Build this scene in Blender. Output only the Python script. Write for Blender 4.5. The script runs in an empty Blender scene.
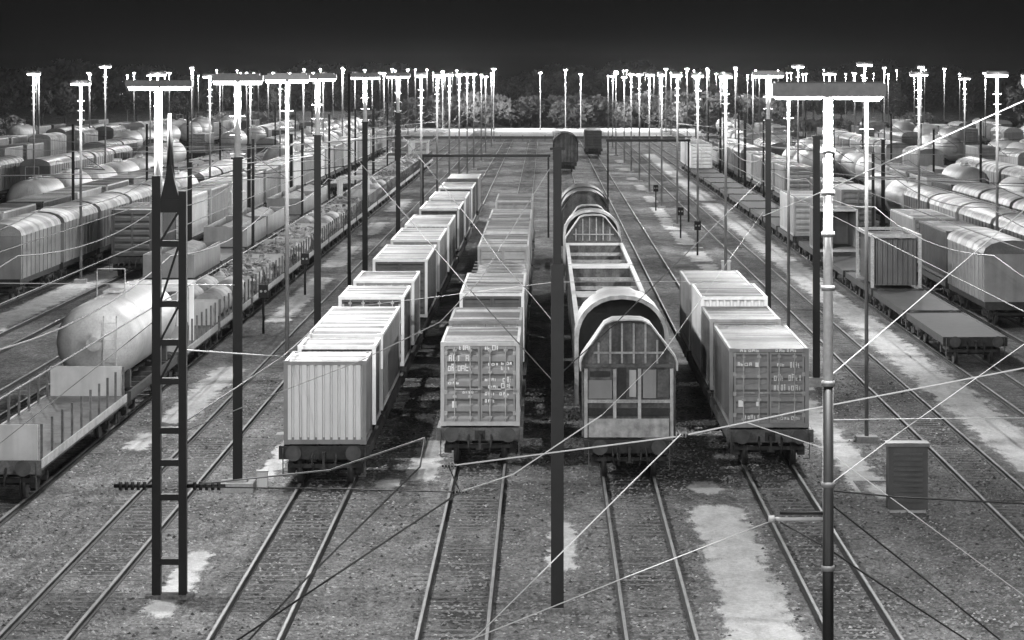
import bpy, math, random
from mathutils import Vector, Matrix
rnd = random.Random(7)
R = math.radians
sc = bpy.context.scene
C = sc.collection

# ------------------------------------------------------------------ camera, sky, exposure
F = 3200.0            # focal length in pixels of the 1024 px frame
VX, VY = 545.0, 72.0  # vanishing point of the tracks
H = 12.1              # camera height over the rail heads
cam_d = bpy.data.cameras.new('camera')
cam = bpy.data.objects.new('camera', cam_d); C.objects.link(cam)
cam.location = (0, 0, H); cam.rotation_euler = (R(90), 0, 0)
cam_d.sensor_width = 36.0; cam_d.lens = F / 1024 * 36
cam_d.shift_x = -(VX - 512) / 1024; cam_d.shift_y = -(320 - VY) / 1024
cam_d.clip_start = 0.5; cam_d.clip_end = 9000
sc.camera = cam

w = bpy.data.worlds.new('World'); sc.world = w; w.use_nodes = True
nt = w.node_tree; nt.nodes.clear()
sky = nt.nodes.new('ShaderNodeTexSky'); sky.sky_type = 'NISHITA'; sky.sun_disc = False
sky.sun_elevation = R(3); sky.sun_rotation = R(180)
bw = nt.nodes.new('ShaderNodeRGBToBW'); bg = nt.nodes.new('ShaderNodeBackground'); wo = nt.nodes.new('ShaderNodeOutputWorld')
bg.inputs['Strength'].default_value = 0.0025
nt.links.new(sky.outputs[0], bw.inputs[0]); nt.links.new(bw.outputs[0], bg.inputs['Color']); nt.links.new(bg.outputs[0], wo.inputs[0])

vs = sc.view_settings
vs.view_transform = 'Standard'; vs.look = 'None'; vs.gamma = 1.0; vs.use_curve_mapping = False
vs.exposure = 0.6
LAMP_W = 3600.0       # every yard lamp
sc.cycles.use_light_tree = True
sc.cycles.use_adaptive_sampling = True; sc.cycles.adaptive_threshold = 0.05
sc.cycles.max_bounces = 3
sc.cycles.diffuse_bounces = 1
sc.cycles.glossy_bounces = 2
sc.cycles.sample_clamp_indirect = 4.0

def P(x, y, D):       # a point of the place: bearing read off the photograph, at distance D
    s = F / D
    return Vector(((x - VX) / s, D, H - (y - VY) / s))

# ------------------------------------------------------------------ materials
MATS = {}
def M(name, v, rough=0.7, var=0.25, scale=1.5, metal=0.0, bump=0.0, streak=0.0, fine=0.0, band=0.0):
    if name in MATS: return MATS[name]
    m = bpy.data.materials.new(name); m.use_nodes = True
    t = m.node_tree; b = t.nodes['Principled BSDF']
    b.inputs['Roughness'].default_value = rough; b.inputs['Metallic'].default_value = metal
    b.inputs['Specular IOR Level'].default_value = 0.35
    tc = t.nodes.new('ShaderNodeTexCoord'); oi = t.nodes.new('ShaderNodeObjectInfo')
    off = t.nodes.new('ShaderNodeVectorMath'); off.operation = 'MULTIPLY_ADD'
    cmb = t.nodes.new('ShaderNodeCombineXYZ')
    for i in range(3): t.links.new(oi.outputs['Random'], cmb.inputs[i])
    t.links.new(cmb.outputs[0], off.inputs[0]); off.inputs[1].default_value = (37, 61, 23)
    t.links.new(tc.outputs['Object'], off.inputs[2])
    n = t.nodes.new('ShaderNodeTexNoise'); n.inputs['Scale'].default_value = scale; n.inputs['Detail'].default_value = 6
    n.inputs['Roughness'].default_value = 0.65
    t.links.new(off.outputs[0], n.inputs['Vector'])
    mr = t.nodes.new('ShaderNodeMapRange'); mr.inputs['From Min'].default_value = 0.3; mr.inputs['From Max'].default_value = 0.7
    mr.inputs['To Min'].default_value = v * (1 - var); mr.inputs['To Max'].default_value = v * (1 + var * 0.6)
    t.links.new(n.outputs['Fac'], mr.inputs['Value'])
    out = mr.outputs[0]
    def mul(a, vec, sc_, lo, hi, f0, f1):
        k = t.nodes.new('ShaderNodeTexNoise'); k.inputs['Scale'].default_value = sc_; k.inputs['Detail'].default_value = 4
        mp = t.nodes.new('ShaderNodeMapping'); mp.inputs['Scale'].default_value = vec
        t.links.new(off.outputs[0], mp.inputs['Vector']); t.links.new(mp.outputs[0], k.inputs['Vector'])
        r2 = t.nodes.new('ShaderNodeMapRange'); r2.inputs['From Min'].default_value = f0; r2.inputs['From Max'].default_value = f1
        r2.inputs['To Min'].default_value = lo; r2.inputs['To Max'].default_value = hi
        t.links.new(k.outputs['Fac'], r2.inputs['Value'])
        mm = t.nodes.new('ShaderNodeMath'); mm.operation = 'MULTIPLY'
        t.links.new(a, mm.inputs[0]); t.links.new(r2.outputs[0], mm.inputs[1])
        return mm.outputs[0]
    if streak: out = mul(out, (3, 3, 0.3), 1.0, 1 - streak, 1.0, 0.38, 0.6)
    if band: out = mul(out, (.1, .8, .1), 1.0, 1 - band, 1.0, 0.44, 0.54)
    if fine: out = mul(out, (1, 1, 1), 14.0, 1 - fine, 1 + fine * .5, 0.3, 0.7)
    t.links.new(out, b.inputs['Base Color'])
    if bump:
        bp = t.nodes.new('ShaderNodeBump'); bp.inputs['Strength'].default_value = bump; bp.inputs['Distance'].default_value = 0.03
        k = t.nodes.new('ShaderNodeTexNoise'); k.inputs['Scale'].default_value = 9; k.inputs['Detail'].default_value = 5
        t.links.new(off.outputs[0], k.inputs['Vector'])
        t.links.new(k.outputs['Fac'], bp.inputs['Height']); t.links.new(bp.outputs[0], b.inputs['Normal'])
    MATS[name] = m
    return m

white_p = M('white paint', 0.8, 0.5, 0.12, 0.6, streak=0.1)
light_p = M('light paint', 0.5, 0.55, 0.2, 0.7, streak=0.14)
mid_p = M('mid paint', 0.30, 0.55, 0.22, 0.7, streak=0.16)
dark_p = M('dark paint', 0.10, 0.6, 0.3, 0.7, streak=0.15)
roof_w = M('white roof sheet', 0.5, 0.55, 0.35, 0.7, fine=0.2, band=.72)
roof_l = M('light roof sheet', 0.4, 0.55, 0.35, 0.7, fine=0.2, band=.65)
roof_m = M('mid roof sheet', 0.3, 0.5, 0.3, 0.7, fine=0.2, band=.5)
roof_d = M('dark roof tarp', 0.05, 0.6, 0.4, 0.9)
frame_d = M('dark wagon steel', 0.035, 0.65, 0.5, 2.0, fine=0.3)
frame_m = M('worn wagon steel', 0.12, 0.6, 0.5, 2.0, fine=0.3)
frame_l = M('pale worn steel', 0.45, 0.5, 0.35, 2.0, fine=0.3)
wheel_m = M('wheel steel', 0.06, 0.45, 0.4, 3.0, metal=0.4)
mast_d = M('dark mast steel', 0.009, 0.6, 0.4, 1.0)
mast_l = M('galvanised pole', 0.55, 0.45, 0.2, 1.2, metal=0.0, fine=0.15)
mast_f = M('weathered pole', 0.2, 0.6, 0.3, 1.2)
mast_g = M('grey pole', 0.16, 0.5, 0.25, 1.2, fine=0.15)
wire_l = M('bright wire', 0.42, 0.4, 0.1, 1.0)  # lamplit wires: lamplight put into the colour, against the unlit dark ones
wire_d = M('dark wire', 0.02, 0.6, 0.1, 1.0)
wire_m = M('grey wire', 0.3, 0.5, 0.1, 1.0)
rail_b = M('rusty rail side', 0.04, 0.8, 0.4, 2.0)
rail_t = M('worn rail head', 0.24, 0.6, 0.4, 0.8, metal=0.0)
sleeper_m = M('sleeper concrete', 0.19, 0.95, 0.6, 2.2, fine=0.6)
conc = M('concrete', 0.42, 0.9, 0.3, 1.0, fine=0.2)
leaf_m = M('leaf', 0.085, 0.6, 0.5, 0.25)
leaf_l = M('pale leaf', 0.17, 0.6, 0.5, 0.25)
bark_m = M('bark', 0.06, 0.9, 0.4, 3.0)
mark_w = M('white lettering', 0.85, 0.6, 0.1, 3.0)
load_d = M('scrap', 0.06, 0.6, 0.7, 3.0, bump=0.5)
load_l = M('pale load', 0.3, 0.7, 0.4, 1.5, bump=0.3)
glass_m = None
lens_m = bpy.data.materials.new('lit lamp bowl'); lens_m.use_nodes = True
lb = lens_m.node_tree.nodes['Principled BSDF']
lb.inputs['Emission Color'].default_value = (1, 1, 1, 1); lb.inputs['Emission Strength'].default_value = 12
lens_m.cycles.emission_sampling = 'NONE'

# ------------------------------------------------------------------ mesh helpers
class MB:
    def __init__(s): s.v = []; s.f = []; s.sm = []
    def box(s, x0, x1, y0, y1, z0, z1):
        n = len(s.v)
        s.v += [(x0,y0,z0),(x1,y0,z0),(x1,y1,z0),(x0,y1,z0),(x0,y0,z1),(x1,y0,z1),(x1,y1,z1),(x0,y1,z1)]
        for q in ((0,3,2,1),(4,5,6,7),(0,1,5,4),(1,2,6,5),(2,3,7,6),(3,0,4,7)):
            s.f.append(tuple(n + i for i in q)); s.sm.append(False)
        return s
    def cyl(s, a, b, r0, r1=None, n=10, cap=True):
        r1 = r0 if r1 is None else r1
        a = Vector(a); b = Vector(b); d = (b - a).normalized()
        u = d.orthogonal().normalized(); v = d.cross(u); k = len(s.v)
        for c, r in ((a, r0), (b, r1)):
            for i in range(n):
                t = 2 * math.pi * i / n
                s.v.append(tuple(c + u * r * math.cos(t) + v * r * math.sin(t)))
        for i in range(n):
            j = (i + 1) % n
            s.f.append((k + i, k + j, k + n + j, k + n + i)); s.sm.append(n > 6)
        if cap:
            s.f.append(tuple(k + i for i in reversed(range(n)))); s.f.append(tuple(k + n + i for i in range(n))); s.sm += [False, False]
        return s
    def bar(s, a, b, w_, h_):                     # rectangular bar from a to b
        a = Vector(a); b = Vector(b); d = (b - a).normalized()
        u = d.cross(Vector((0, 0, 1)))
        u = Vector((1, 0, 0)) if u.length < 1e-3 else u.normalized()
        v = u.cross(d); k = len(s.v)
        for c in (a, b):
            for (p, q) in ((-1,-1),(1,-1),(1,1),(-1,1)):
                s.v.append(tuple(c + u * p * w_ / 2 + v * q * h_ / 2))
        for q in ((0,1,5,4),(1,2,6,5),(2,3,7,6),(3,0,4,7),(3,2,1,0),(4,5,6,7)):
            s.f.append(tuple(k + i for i in q)); s.sm.append(False)
        return s
    def sheet(s, prof, y0, y1, smooth=False):     # open profile (x,z) swept along y
        k = len(s.v); n = len(prof)
        for y in (y0, y1):
            for x, z in prof: s.v.append((x, y, z))
        for i in range(n - 1):
            s.f.append((k + i, k + i + 1, k + n + i + 1, k + n + i)); s.sm.append(smooth)
        return s
    def solid(s, prof, y0, y1):                   # closed profile (x,z) extruded along y
        k = len(s.v); n = len(prof)
        for y in (y0, y1):
            for x, z in prof: s.v.append((x, y, z))
        for i in range(n):
            j = (i + 1) % n
            s.f.append((k + i, k + j, k + n + j, k + n + i)); s.sm.append(False)
        s.f.append(tuple(k + i for i in reversed(range(n)))); s.f.append(tuple(k + n + i for i in range(n))); s.sm += [False, False]
        return s
    def wall(s, path, z0, z1):                    # plan polyline (x,y) raised from z0 to z1
        k = len(s.v)
        for x, y in path: s.v += [(x, y, z0), (x, y, z1)]
        for i in range(len(path) - 1):
            a = k + 2 * i; s.f.append((a, a + 2, a + 3, a + 1)); s.sm.append(False)
        return s
    def mesh(s, name, m):
        me = bpy.data.meshes.new(name); me.from_pydata(s.v, [], s.f)
        me.polygons.foreach_set('use_smooth', s.sm); me.materials.append(m); me.update()
        return me
CACHE = {}
def cached(key, fn):
    if key not in CACHE: CACHE[key] = fn()
    return CACHE[key]
def ob(name, me, parent=None, loc=(0, 0, 0), rz=0.0):
    o = bpy.data.objects.new(name, me); C.objects.link(o); o.location = loc
    if rz: o.rotation_euler = (0, 0, rz)
    if parent: o.parent = parent
    return o
def part(name, mb, m, parent, loc=(0, 0, 0)): return ob(name, mb.mesh(name, m), parent, loc)
def tag(o, label, cat, group=None, kind=None):
    o['label'] = label; o['category'] = cat
    if group: o['group'] = group
    if kind: o['kind'] = kind
    return o
def thing(name, label, cat, loc, group=None, rz=0.0):
    return tag(ob(name, None, None, loc, rz), label, cat, group)
def struct(name, mb, m):
    o = ob(name, mb.mesh(name, m)); o['kind'] = 'structure'; return o
ORD = ['first','second','third','fourth','fifth','sixth','seventh','eighth','ninth','tenth','eleventh','twelfth','thirteenth','fourteenth','fifteenth','sixteenth','seventeenth','eighteenth','nineteenth','twentieth']
ORD += ['twenty-' + o for o in ORD[:9]] + ['thirtieth'] + ['thirty-' + o for o in ORD[:9]] + ['fortieth'] + ['forty-' + o for o in ORD[:9]] + ['fiftieth']

# ------------------------------------------------------------------ ground
GZ = -0.17
def ground_material(sand=False):
    m = bpy.data.materials.new('yard sand' if sand else 'yard gravel'); m.use_nodes = True
    t = m.node_tree; b = t.nodes['Principled BSDF']; b.inputs['Roughness'].default_value = 0.95
    b.inputs['Specular IOR Level'].default_value = 0.15
    tc = t.nodes.new('ShaderNodeTexCoord'); sx = t.nodes.new('ShaderNodeSeparateXYZ'); t.links.new(tc.outputs['Object'], sx.inputs[0])
    def noise(scale, detail, vec=None, rough=.6):
        n = t.nodes.new('ShaderNodeTexNoise'); n.inputs['Scale'].default_value = scale; n.inputs['Detail'].default_value = detail
        n.inputs['Roughness'].default_value = rough
        if vec:
            mp = t.nodes.new('ShaderNodeMapping'); mp.inputs['Scale'].default_value = vec
            t.links.new(tc.outputs['Object'], mp.inputs[0]); t.links.new(mp.outputs[0], n.inputs['Vector'])
        else: t.links.new(tc.outputs['Object'], n.inputs['Vector'])
        return n.outputs['Fac']
    def math_(op, a, b_=None):
        n = t.nodes.new('ShaderNodeMath'); n.operation = op
        for i, q in enumerate((a, b_)):
            if q is None: continue
            if isinstance(q, (int, float)): n.inputs[i].default_value = q
            else: t.links.new(q, n.inputs[i])
        return n.outputs[0]
    def rng(v, a, b_, c, d, smooth=False):
        n = t.nodes.new('ShaderNodeMapRange'); n.interpolation_type = 'SMOOTHSTEP' if smooth else 'LINEAR'
        for k, q in zip(('From Min','From Max','To Min','To Max'), (a, b_, c, d)): n.inputs[k].default_value = q
        t.links.new(v, n.inputs['Value']); return n.outputs[0]
    x = sx.outputs[0]
    base = rng(noise(0.4, 7, (1, .4, 1), .72), 0.34, 0.66, 0.09, 0.28)
    grit = math_('MULTIPLY', rng(noise(6.5, 6, (1, .4, 1), .85), 0.34, 0.66, 0.3, 1.6), rng(noise(1.3, 5, (1, .3, 1), .7), .35, .65, .7, 1.2))
    speck = rng(noise(16.0, 2, (1, .5, 1)), 0.6, 0.72, 1.0, 2.4)
    col = math_('MULTIPLY', math_('MULTIPLY', base, grit), speck)
    for xc in (-6.45, -2.0, 2.5, 6.88, -11.0, 13.2):      # oil and brake dust dripped along each track
        d = math_('ABSOLUTE', math_('SUBTRACT', x, xc + .05))
        st = math_('MULTIPLY', rng(d, .95, .2, 0, 1, True), rng(noise(.9, 5, (1, .12, 1), .7), .38, .62, .1, .62))
        col = math_('MULTIPLY', col, math_('SUBTRACT', 1.0, st))
    if sand:
        at = t.nodes.new('ShaderNodeAttribute'); at.attribute_name = 'wear'
        ed = math_('ADD', at.outputs['Fac'], math_('MULTIPLY', math_('SUBTRACT', noise(2.2, 7, (1, .22, 1), .8), 0.5), 2.2))
        total = rng(ed, .3, .75, 0, 1, True)
    else:
        total = rng(noise(0.45, 6, (1, .35, 1), .75), .62, .74, 0, .55, True)
    mix = t.nodes.new('ShaderNodeMix'); mix.data_type = 'FLOAT'
    t.links.new(total, mix.inputs['Factor']); t.links.new(col, mix.inputs['A'])
    t.links.new(math_('MULTIPLY', rng(noise(1.6, 6, (1, .3, 1), .75), 0.3, 0.7, 0.45, 0.82), rng(noise(9.0, 4, rough=.8), .3, .7, .72, 1.15)), mix.inputs['B'])
    t.links.new(mix.outputs['Result'], b.inputs['Base Color'])
    bp = t.nodes.new('ShaderNodeBump'); bp.inputs['Strength'].default_value = 0.9; bp.inputs['Distance'].default_value = 0.06
    t.links.new(noise(9.0, 4, rough=.8), bp.inputs['Height']); t.links.new(bp.outputs[0], b.inputs['Normal'])
    return m
g = MB()
xs = [-5000, -400, -60, -20, -5, 5, 20, 60, 400, 5000]; ys = [-300, 0, 60, 120, 250, 600, 1200, 7000]
for y in ys:
    for x in xs: g.v.append((x, y, GZ))
for j in range(len(ys) - 1):
    for i in range(len(xs) - 1):
        a = j * len(xs) + i; g.f.append((a, a + 1, a + 1 + len(xs), a + len(xs))); g.sm.append(False)
struct('ground', g, ground_material())

# trodden pale sand between the tracks: centre, half width, near end, far end
sand_m = ground_material(True)
q = random.Random(14)
SAND = [(4.8, .78, 64.0, 91.5), (4.7, .5, 92.2, 96.5), (-13.0, .62, 111.0, 134.0), (-13.2, .6, 156.0, 192.0), (-13.4, .7, 200.0, 226.0), (-13.4, .7, 240.0, 262.0), (-13.4, .7, 280.0, 310.0), (-13.3, .45, 103.0, 109.5), (-8.75, .36, 71.0, 83.0), (-8.45, .28, 95.5, 107.0),
        (.45, .34, 78.0, 88.0), (9.6, .5, 92.5, 121.0), (10.2, .65, 91.0, 96.0), (9.9, .5, 122.5, 140.0), (-3.7, .42, 95.0, 107.0), (-4.6, .4, 93.5, 97.5)]
SAND += [(10.1 + q.uniform(-.2, .2), q.uniform(.45, .8), a, a + q.uniform(9, 24)) for a in (176, 192, 206, 226, 248, 270, 300, 330, 362, 395, 430, 470)]
SAND += [(15.5, .85, 84.0, 300.0), (15.5, .8, 304.0, 480.0), (-26.7, .9, 150, 330), (24.5, .9, 150, 330), (-4.0, 7.0, 592.0, 698.0), (9.0, 5.0, 604.0, 690.0), (18.0, 6.0, 588.0, 698.0), (28.0, 4.0, 596.0, 680.0), (-16.0, 4.0, 596.0, 684.0)]
for i, (xc, hw, a, b) in enumerate(SAND):
    mb = MB(); n = max(10, int((b - a) / .45)); wear = []
    for k in range(n + 1):
        u = k / n; y = a + (b - a) * u
        for c, wv in ((-1.5, 0), (-.75, .75), (0, 1), (.75, .75), (1.5, 0)):
            mb.v.append((xc + c * hw + (q.uniform(-.2, .2) if abs(c) < 1 else 0), y, GZ + .004 + .003 * (i % 5))); wear.append(wv * min(1, 5 * min(u, 1 - u) * (b - a) / 8))
    for k in range(n):
        for j in range(4): mb.f.append((5*k + j, 5*k + j + 1, 5*k + j + 6, 5*k + j + 5)); mb.sm.append(False)
    o = struct('path', mb, sand_m)
    o.data.attributes.new('wear', 'FLOAT', 'POINT').data.foreach_set('value', wear)

# ------------------------------------------------------------------ tracks
MAIN = [-6.45, -2.0, 2.5, 6.88]
LEFT = [-11.0, -15.5, -20.0, -24.5, -29.0, -33.5, -38.0, -42.5, -47.0, -51.5, -56.0, -60.5, -65.0, -69.5, -74.0, -78.5, -83.0, -87.5]
RIGHT = [13.2, 17.75, 22.25, 26.75, 31.25, 35.75, 40.25, 44.75, 49.25, 53.75, 58.25, 62.75, 67.25, 71.75, 76.25, 80.75, 85.25, 89.75]
Y0T, Y1T = -40.0, 570.0
def rail_mesh():
    mb = MB(); mb.solid([(-.07,-.17),(.07,-.17),(.07,-.145),(.012,-.12),(.012,-.04),(.033,-.03),(.033,-.008),(-.033,-.008),(-.033,-.03),(-.012,-.04),(-.012,-.12),(-.07,-.145)], Y0T, Y1T)
    return mb.mesh('rail', rail_b)
def head_mesh():
    mb = MB(); mb.solid([(-.036,-.034),(.036,-.034),(.036,-.006),(.028,0),(-.028,0),(-.036,-.006)], Y0T, Y1T)
    return mb.mesh('rail_head', rail_t)
def sleepers_mesh():
    q = random.Random(3); mb = MB(); y = 40.0
    while y < 300:
        j = q.uniform(-.03, .03)
        if q.random() < .75: mb.box(-1.28 + j + q.uniform(0, .5) * (q.random() < .4), 1.28 + j - q.uniform(0, .5) * (q.random() < .4), y, y + q.uniform(.14, .25), GZ - .06, GZ + q.uniform(.002, .012))
        y += .63
    return mb.mesh('sleepers', sleeper_m)
for i, x in enumerate(MAIN + LEFT + RIGHT):
    t = ob('railway_track', None, None, (x, 0, 0)); t['kind'] = 'structure'
    for sx in (-.7525, .7525):
        r = ob('rail', cached('rail', rail_mesh), t, (sx, 0, 0)); ob('rail_head', cached('railhead', head_mesh), r)
    if -30 < x < 30:
        s_ = ob('sleepers', cached('sleepers', sleepers_mesh), t); s_['kind'] = 'stuff'

# ------------------------------------------------------------------ containers
def corr(a, b, pitch, depth, flip):
    n = max(2, int(round((b - a) / pitch))); p = (b - a) / n; out = []
    for i in range(n):
        s = a + i * p
        out += [(s, 0), (s + p * .28, 0), (s + p * .44, depth * flip), (s + p * .84, depth * flip)]
    out.append((b, 0)); return out
def grooves(a, b, n):
    p = (b - a) / n; out = []
    for i in range(n):
        x = a + i * p; out += [(x, .025), (x + p * .62, .025), (x + p * .7, .12), (x + p * .92, .12)]
    return out + [(b, .025)]
def cont_meshes(L, Hc, W, end, bm, rm, fm):
    hw = W / 2
    body = MB()
    for sgn in (-1, 1):
        body.wall([(sgn * (hw - .03 - d), y) for y, d in corr(.07, L - .07, .28, .045, 1)], .14, Hc - .1)
    if end == 'ribbed' and bm is not None:
        body.wall([(x, .03 + d) for x, d in corr(-hw + .08, hw - .08, .245, .075, 1)], .12, Hc - .07)
    body.wall([(-hw + .05, L - .03), (hw - .05, L - .03)], .1, Hc - .1)
    body.box(-hw + .05, hw - .05, .08, L - .05, .1, .2)
    frame = MB()
    for sx in (-1, 1):
        for y in (0, L - .12): frame.box(sx * hw - (.12 if sx > 0 else 0), sx * hw + (.12 if sx < 0 else 0), y, y + .12, .12, Hc - .12)
        x0, x1 = (hw - .09, hw - .004) if sx > 0 else (-hw + .004, -hw + .09)
        frame.box(x0, x1, .121, L - .121, 0.01, .15); frame.box(x0 , x1, .121, L - .121, Hc - .11, Hc - .012)
    for y in (0.004, L - .094):
        frame.box(-hw + .121, hw - .121, y, y + .09, .01, .14); frame.box(-hw + .121, hw - .121, y, y + .09, Hc - .12, Hc - .014)
    roof = MB()
    prof = corr(.1, L - .1, .42, .022, -1)
    k = len(roof.v)
    for y, d in prof: roof.v += [(-hw + .095, y, Hc - .022 + d), (hw - .095, y, Hc - .022 + d)]
    for i in range(len(prof) - 1):
        a = k + 2 * i; roof.f.append((a, a + 1, a + 3, a + 2)); roof.sm.append(False)
    cast = MB(); cast.box(-.09, .09, -.003, .165, 0, .12)
    return dict(body=body.mesh('body', bm), frame=frame.mesh('frame', fm), roof=roof.mesh('roof', rm), cast=cast.mesh('corner_casting', fm))
def door_mesh(wd, hd, bm):
    mb = MB()
    n = 6; ph = hd / n; xw = wd/2 - .06; zs = [(0, 0.0)]
    for i in range(n):            # pressed horizontal panels with sloping flanks between recesses
        z = i * ph; zs += [(z + .08, 0.0), (z + .15, .075), (z + .24, .075), (z + .31, 0.0)]
    zs.append((hd, 0.0)); k = len(mb.v)
    for z, d in zs: mb.v += [(-xw, -.05 + d, z), (xw, -.05 + d, z)]
    for i in range(len(zs) - 1):
        a = k + 2 * i; mb.f.append((a, a + 1, a + 3, a + 2)); mb.sm.append(False)
    mb.box(-wd/2, -xw, -.052, .03, 0, hd); mb.box(xw, wd/2, -.052, .03, 0, hd)
    return mb.mesh('door', bm)
def lockbar_mesh(hd):
    mb = MB(); mb.cyl((0, 0, .02), (0, 0, hd - .02), .021, n=6)
    for z in (.12, hd * .33, hd * .66, hd - .12): mb.box(-.06, .06, -.02, .045, z - .035, z + .035)
    mb.box(0.0, .34, -.035, -.015, hd * .42, hd * .42 + .05)
    return mb.mesh('locking_bar', frame_l)
def letters(rows):
    """short strokes of paint in rows: (x, z, w, h) in door coordinates"""
    mb = MB()
    for k, (x, z, a, b) in enumerate(rows):
        if a > .115: mb.box(x, x + a, -.0605, -.0535, z, z + b); continue
        w_ = min(.022, a * .4)
        mb.box(x, x + w_, -.0605, -.0535, z, z + b)
        if k % 3 != 1: mb.box(x + a - w_, x + a, -.0605, -.0535, z, z + b)
        for j, f in enumerate((0, .42, .82)):
            if (k + j) % 3 != 0: mb.box(x + w_, x + a - w_, -.0605, -.0535, z + f * b, z + f * b + .024)
    return mb
def container(X, D, L, label, tone, Hc=2.59, W=2.44, end='door', z=1.18, detail=2, cat='container', group=None, marks=None):
    bm, rm = {'white': (white_p, roof_w), 'light': (light_p, roof_w), 'mid': (mid_p, roof_l), 'slate': (M('slate and shade side', .13, .6, .25, .7, streak=.15), roof_l), 'front': (mid_p, roof_w), 'shade': (mid_p, roof_w), 'shadeend': (dark_p, roof_w), 'grey': (mid_p, roof_m), 'dark': (dark_p, roof_m), 'darkwhite': (dark_p, roof_w), 'black': (dark_p, roof_d)}[tone]  # front, shade, shadeend: shade of the gaps put into side and end paint
    t = thing('container', label, cat, (X, D, z), group)
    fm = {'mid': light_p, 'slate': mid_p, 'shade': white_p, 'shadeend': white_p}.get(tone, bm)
    ms = cached(('cont', L, Hc, W, end, tone), lambda: cont_meshes(L, Hc, W, end, bm, rm, fm))
    if tone == 'front': ob('end_wall', cached(('endw', W, Hc), lambda: MB().wall(grooves(-W/2 + .08, W/2 - .08, 10), .12, Hc - .07).mesh('end_wall', white_p)), t)
    ob('body', ms['body'], t); ob('frame', ms['frame'], t); ob('roof', ms['roof'], t)
    if detail >= 1:
        for sx in (-1, 1):
            for y in (0, L - .162):
                for zz in (0, Hc - .12): ob('corner_casting', ms['cast'], t, (sx * (W/2 - .088), y, zz))
    if end == 'door':
        wd, hd = (W - .26) / 2, Hc - .28
        for sx in (-1, 1):
            d = ob('door', cached(('door', W, Hc, tone), lambda: door_mesh(wd - .02, hd, mid_p if tone == 'slate' else bm)), t, (sx * wd / 2, .06, .145))
            if detail >= 2:
                for lx in (-.24, .24): ob('locking_bar', cached(('lb', Hc), lambda: lockbar_mesh(hd)), d, (lx, -.07, 0))
                for zz in (.25, .9, 1.5, 2.1):
                    ob('hinge', cached('hinge', lambda: MB().box(-.05, .05, -.06, -.0, -.06, .06).mesh('hinge', frame_l)), d, (sx * (wd / 2 - .03), 0, zz))
                if marks: part('lettering', letters(marks[sx]), mark_w, d)['kind'] = 'stuff'
    return t

# ------------------------------------------------------------------ wagons
def bogie_parts():
    fr = MB()
    for s in (-1, 1):
        fr.box(s*1.0 - .06, s*1.0 + .06, -1.35, 1.35, .5, .68)
        for y in (-.9, .9):
            fr.box(s*1.0 - .11, s*1.0 + .11, y - .18, y + .18, .32, .6)
            for dy in (-.26, .26): fr.cyl((s*1.0, y + dy, .5), (s*1.0, y + dy, .76), .075, n=8)
    fr.box(-1, 1, -.18, .18, .55, .8)
    fr.box(-1.0, 1.0, -1.36, -1.26, .5, .62); fr.box(-1.0, 1.0, 1.26, 1.36, .5, .62)
    ws = MB(); ws.cyl((-.95, 0, .46), (.95, 0, .46), .08, n=8)
    for s in (-1, 1):
        ws.cyl((s*.69, 0, .46), (s*.82, 0, .46), .46, n=24); ws.cyl((s*.66, 0, .46), (s*.69, 0, .46), .49, n=24)
    return fr.mesh('bogie_frame', frame_d), ws.mesh('wheelset', wheel_m)
def add_bogie(t, y):
    fm, wm = cached('bogie', bogie_parts)
    b = ob('bogie', fm, t, (0, y, 0))
    for dy in (-.9, .9): ob('wheelset', wm, b, (0, dy, 0))
def buffer_mesh():
    mb = MB(); mb.cyl((0, -.02, 0), (0, .30, 0), .1, .12, n=12); mb.cyl((0, -.35, 0), (0, -.02, 0), .075, n=12)
    mb.cyl((0, -.40, 0), (0, -.35, 0), .23, .22, n=20)
    return mb.mesh('buffer', M('buffer steel', .07, .5, .5, 3.0))
def coupling_mesh():
    mb = MB(); mb.box(-.05, .05, -.3, .1, -.06, .06); mb.box(-.16, .16, -.02, .03, -.14, .14)
    mb.bar((0, -.28, 0), (0, -.33, -.42), .07, .05); mb.bar((-.11, -.31, -.4), (.11, -.31, -.4), .05, .05)
    for s in (-1, 1):
        pts = [(s*.34, -.02, .0), (s*.36, -.2, -.12), (s*.33, -.26, -.34), (s*.3, -.16, -.5)]
        for a, b in zip(pts, pts[1:]): mb.cyl(a, b, .03, n=6)
    return mb.mesh('coupling', frame_d)
def flat_frame(L, fm, solid=False):
    mb = MB()
    for s in (-1, 1):
        x0, x1 = sorted((s*1.32, s*1.2)); mb.box(x0, x1, 0.06, L - .06, .86, 1.16)
        x0, x1 = sorted((s*.35, s*.25)); mb.box(x0, x1, .1, L - .1, .7, 1.13)
    n = int(L / 2.0)
    for i in range(n + 1):
        y = .1 + (L - .4) * i / n; mb.box(-1.195, 1.195, y, y + .2, .9, 1.12)
    mb.box(-1.33, 1.33, 0, .055, .78, 1.17); mb.box(-1.33, 1.33, L - .055, L, .78, 1.17)
    if solid: mb.box(-1.19, 1.19, .1, L - .1, 1.125, 1.155)
    return mb.mesh('frame', fm)
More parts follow.
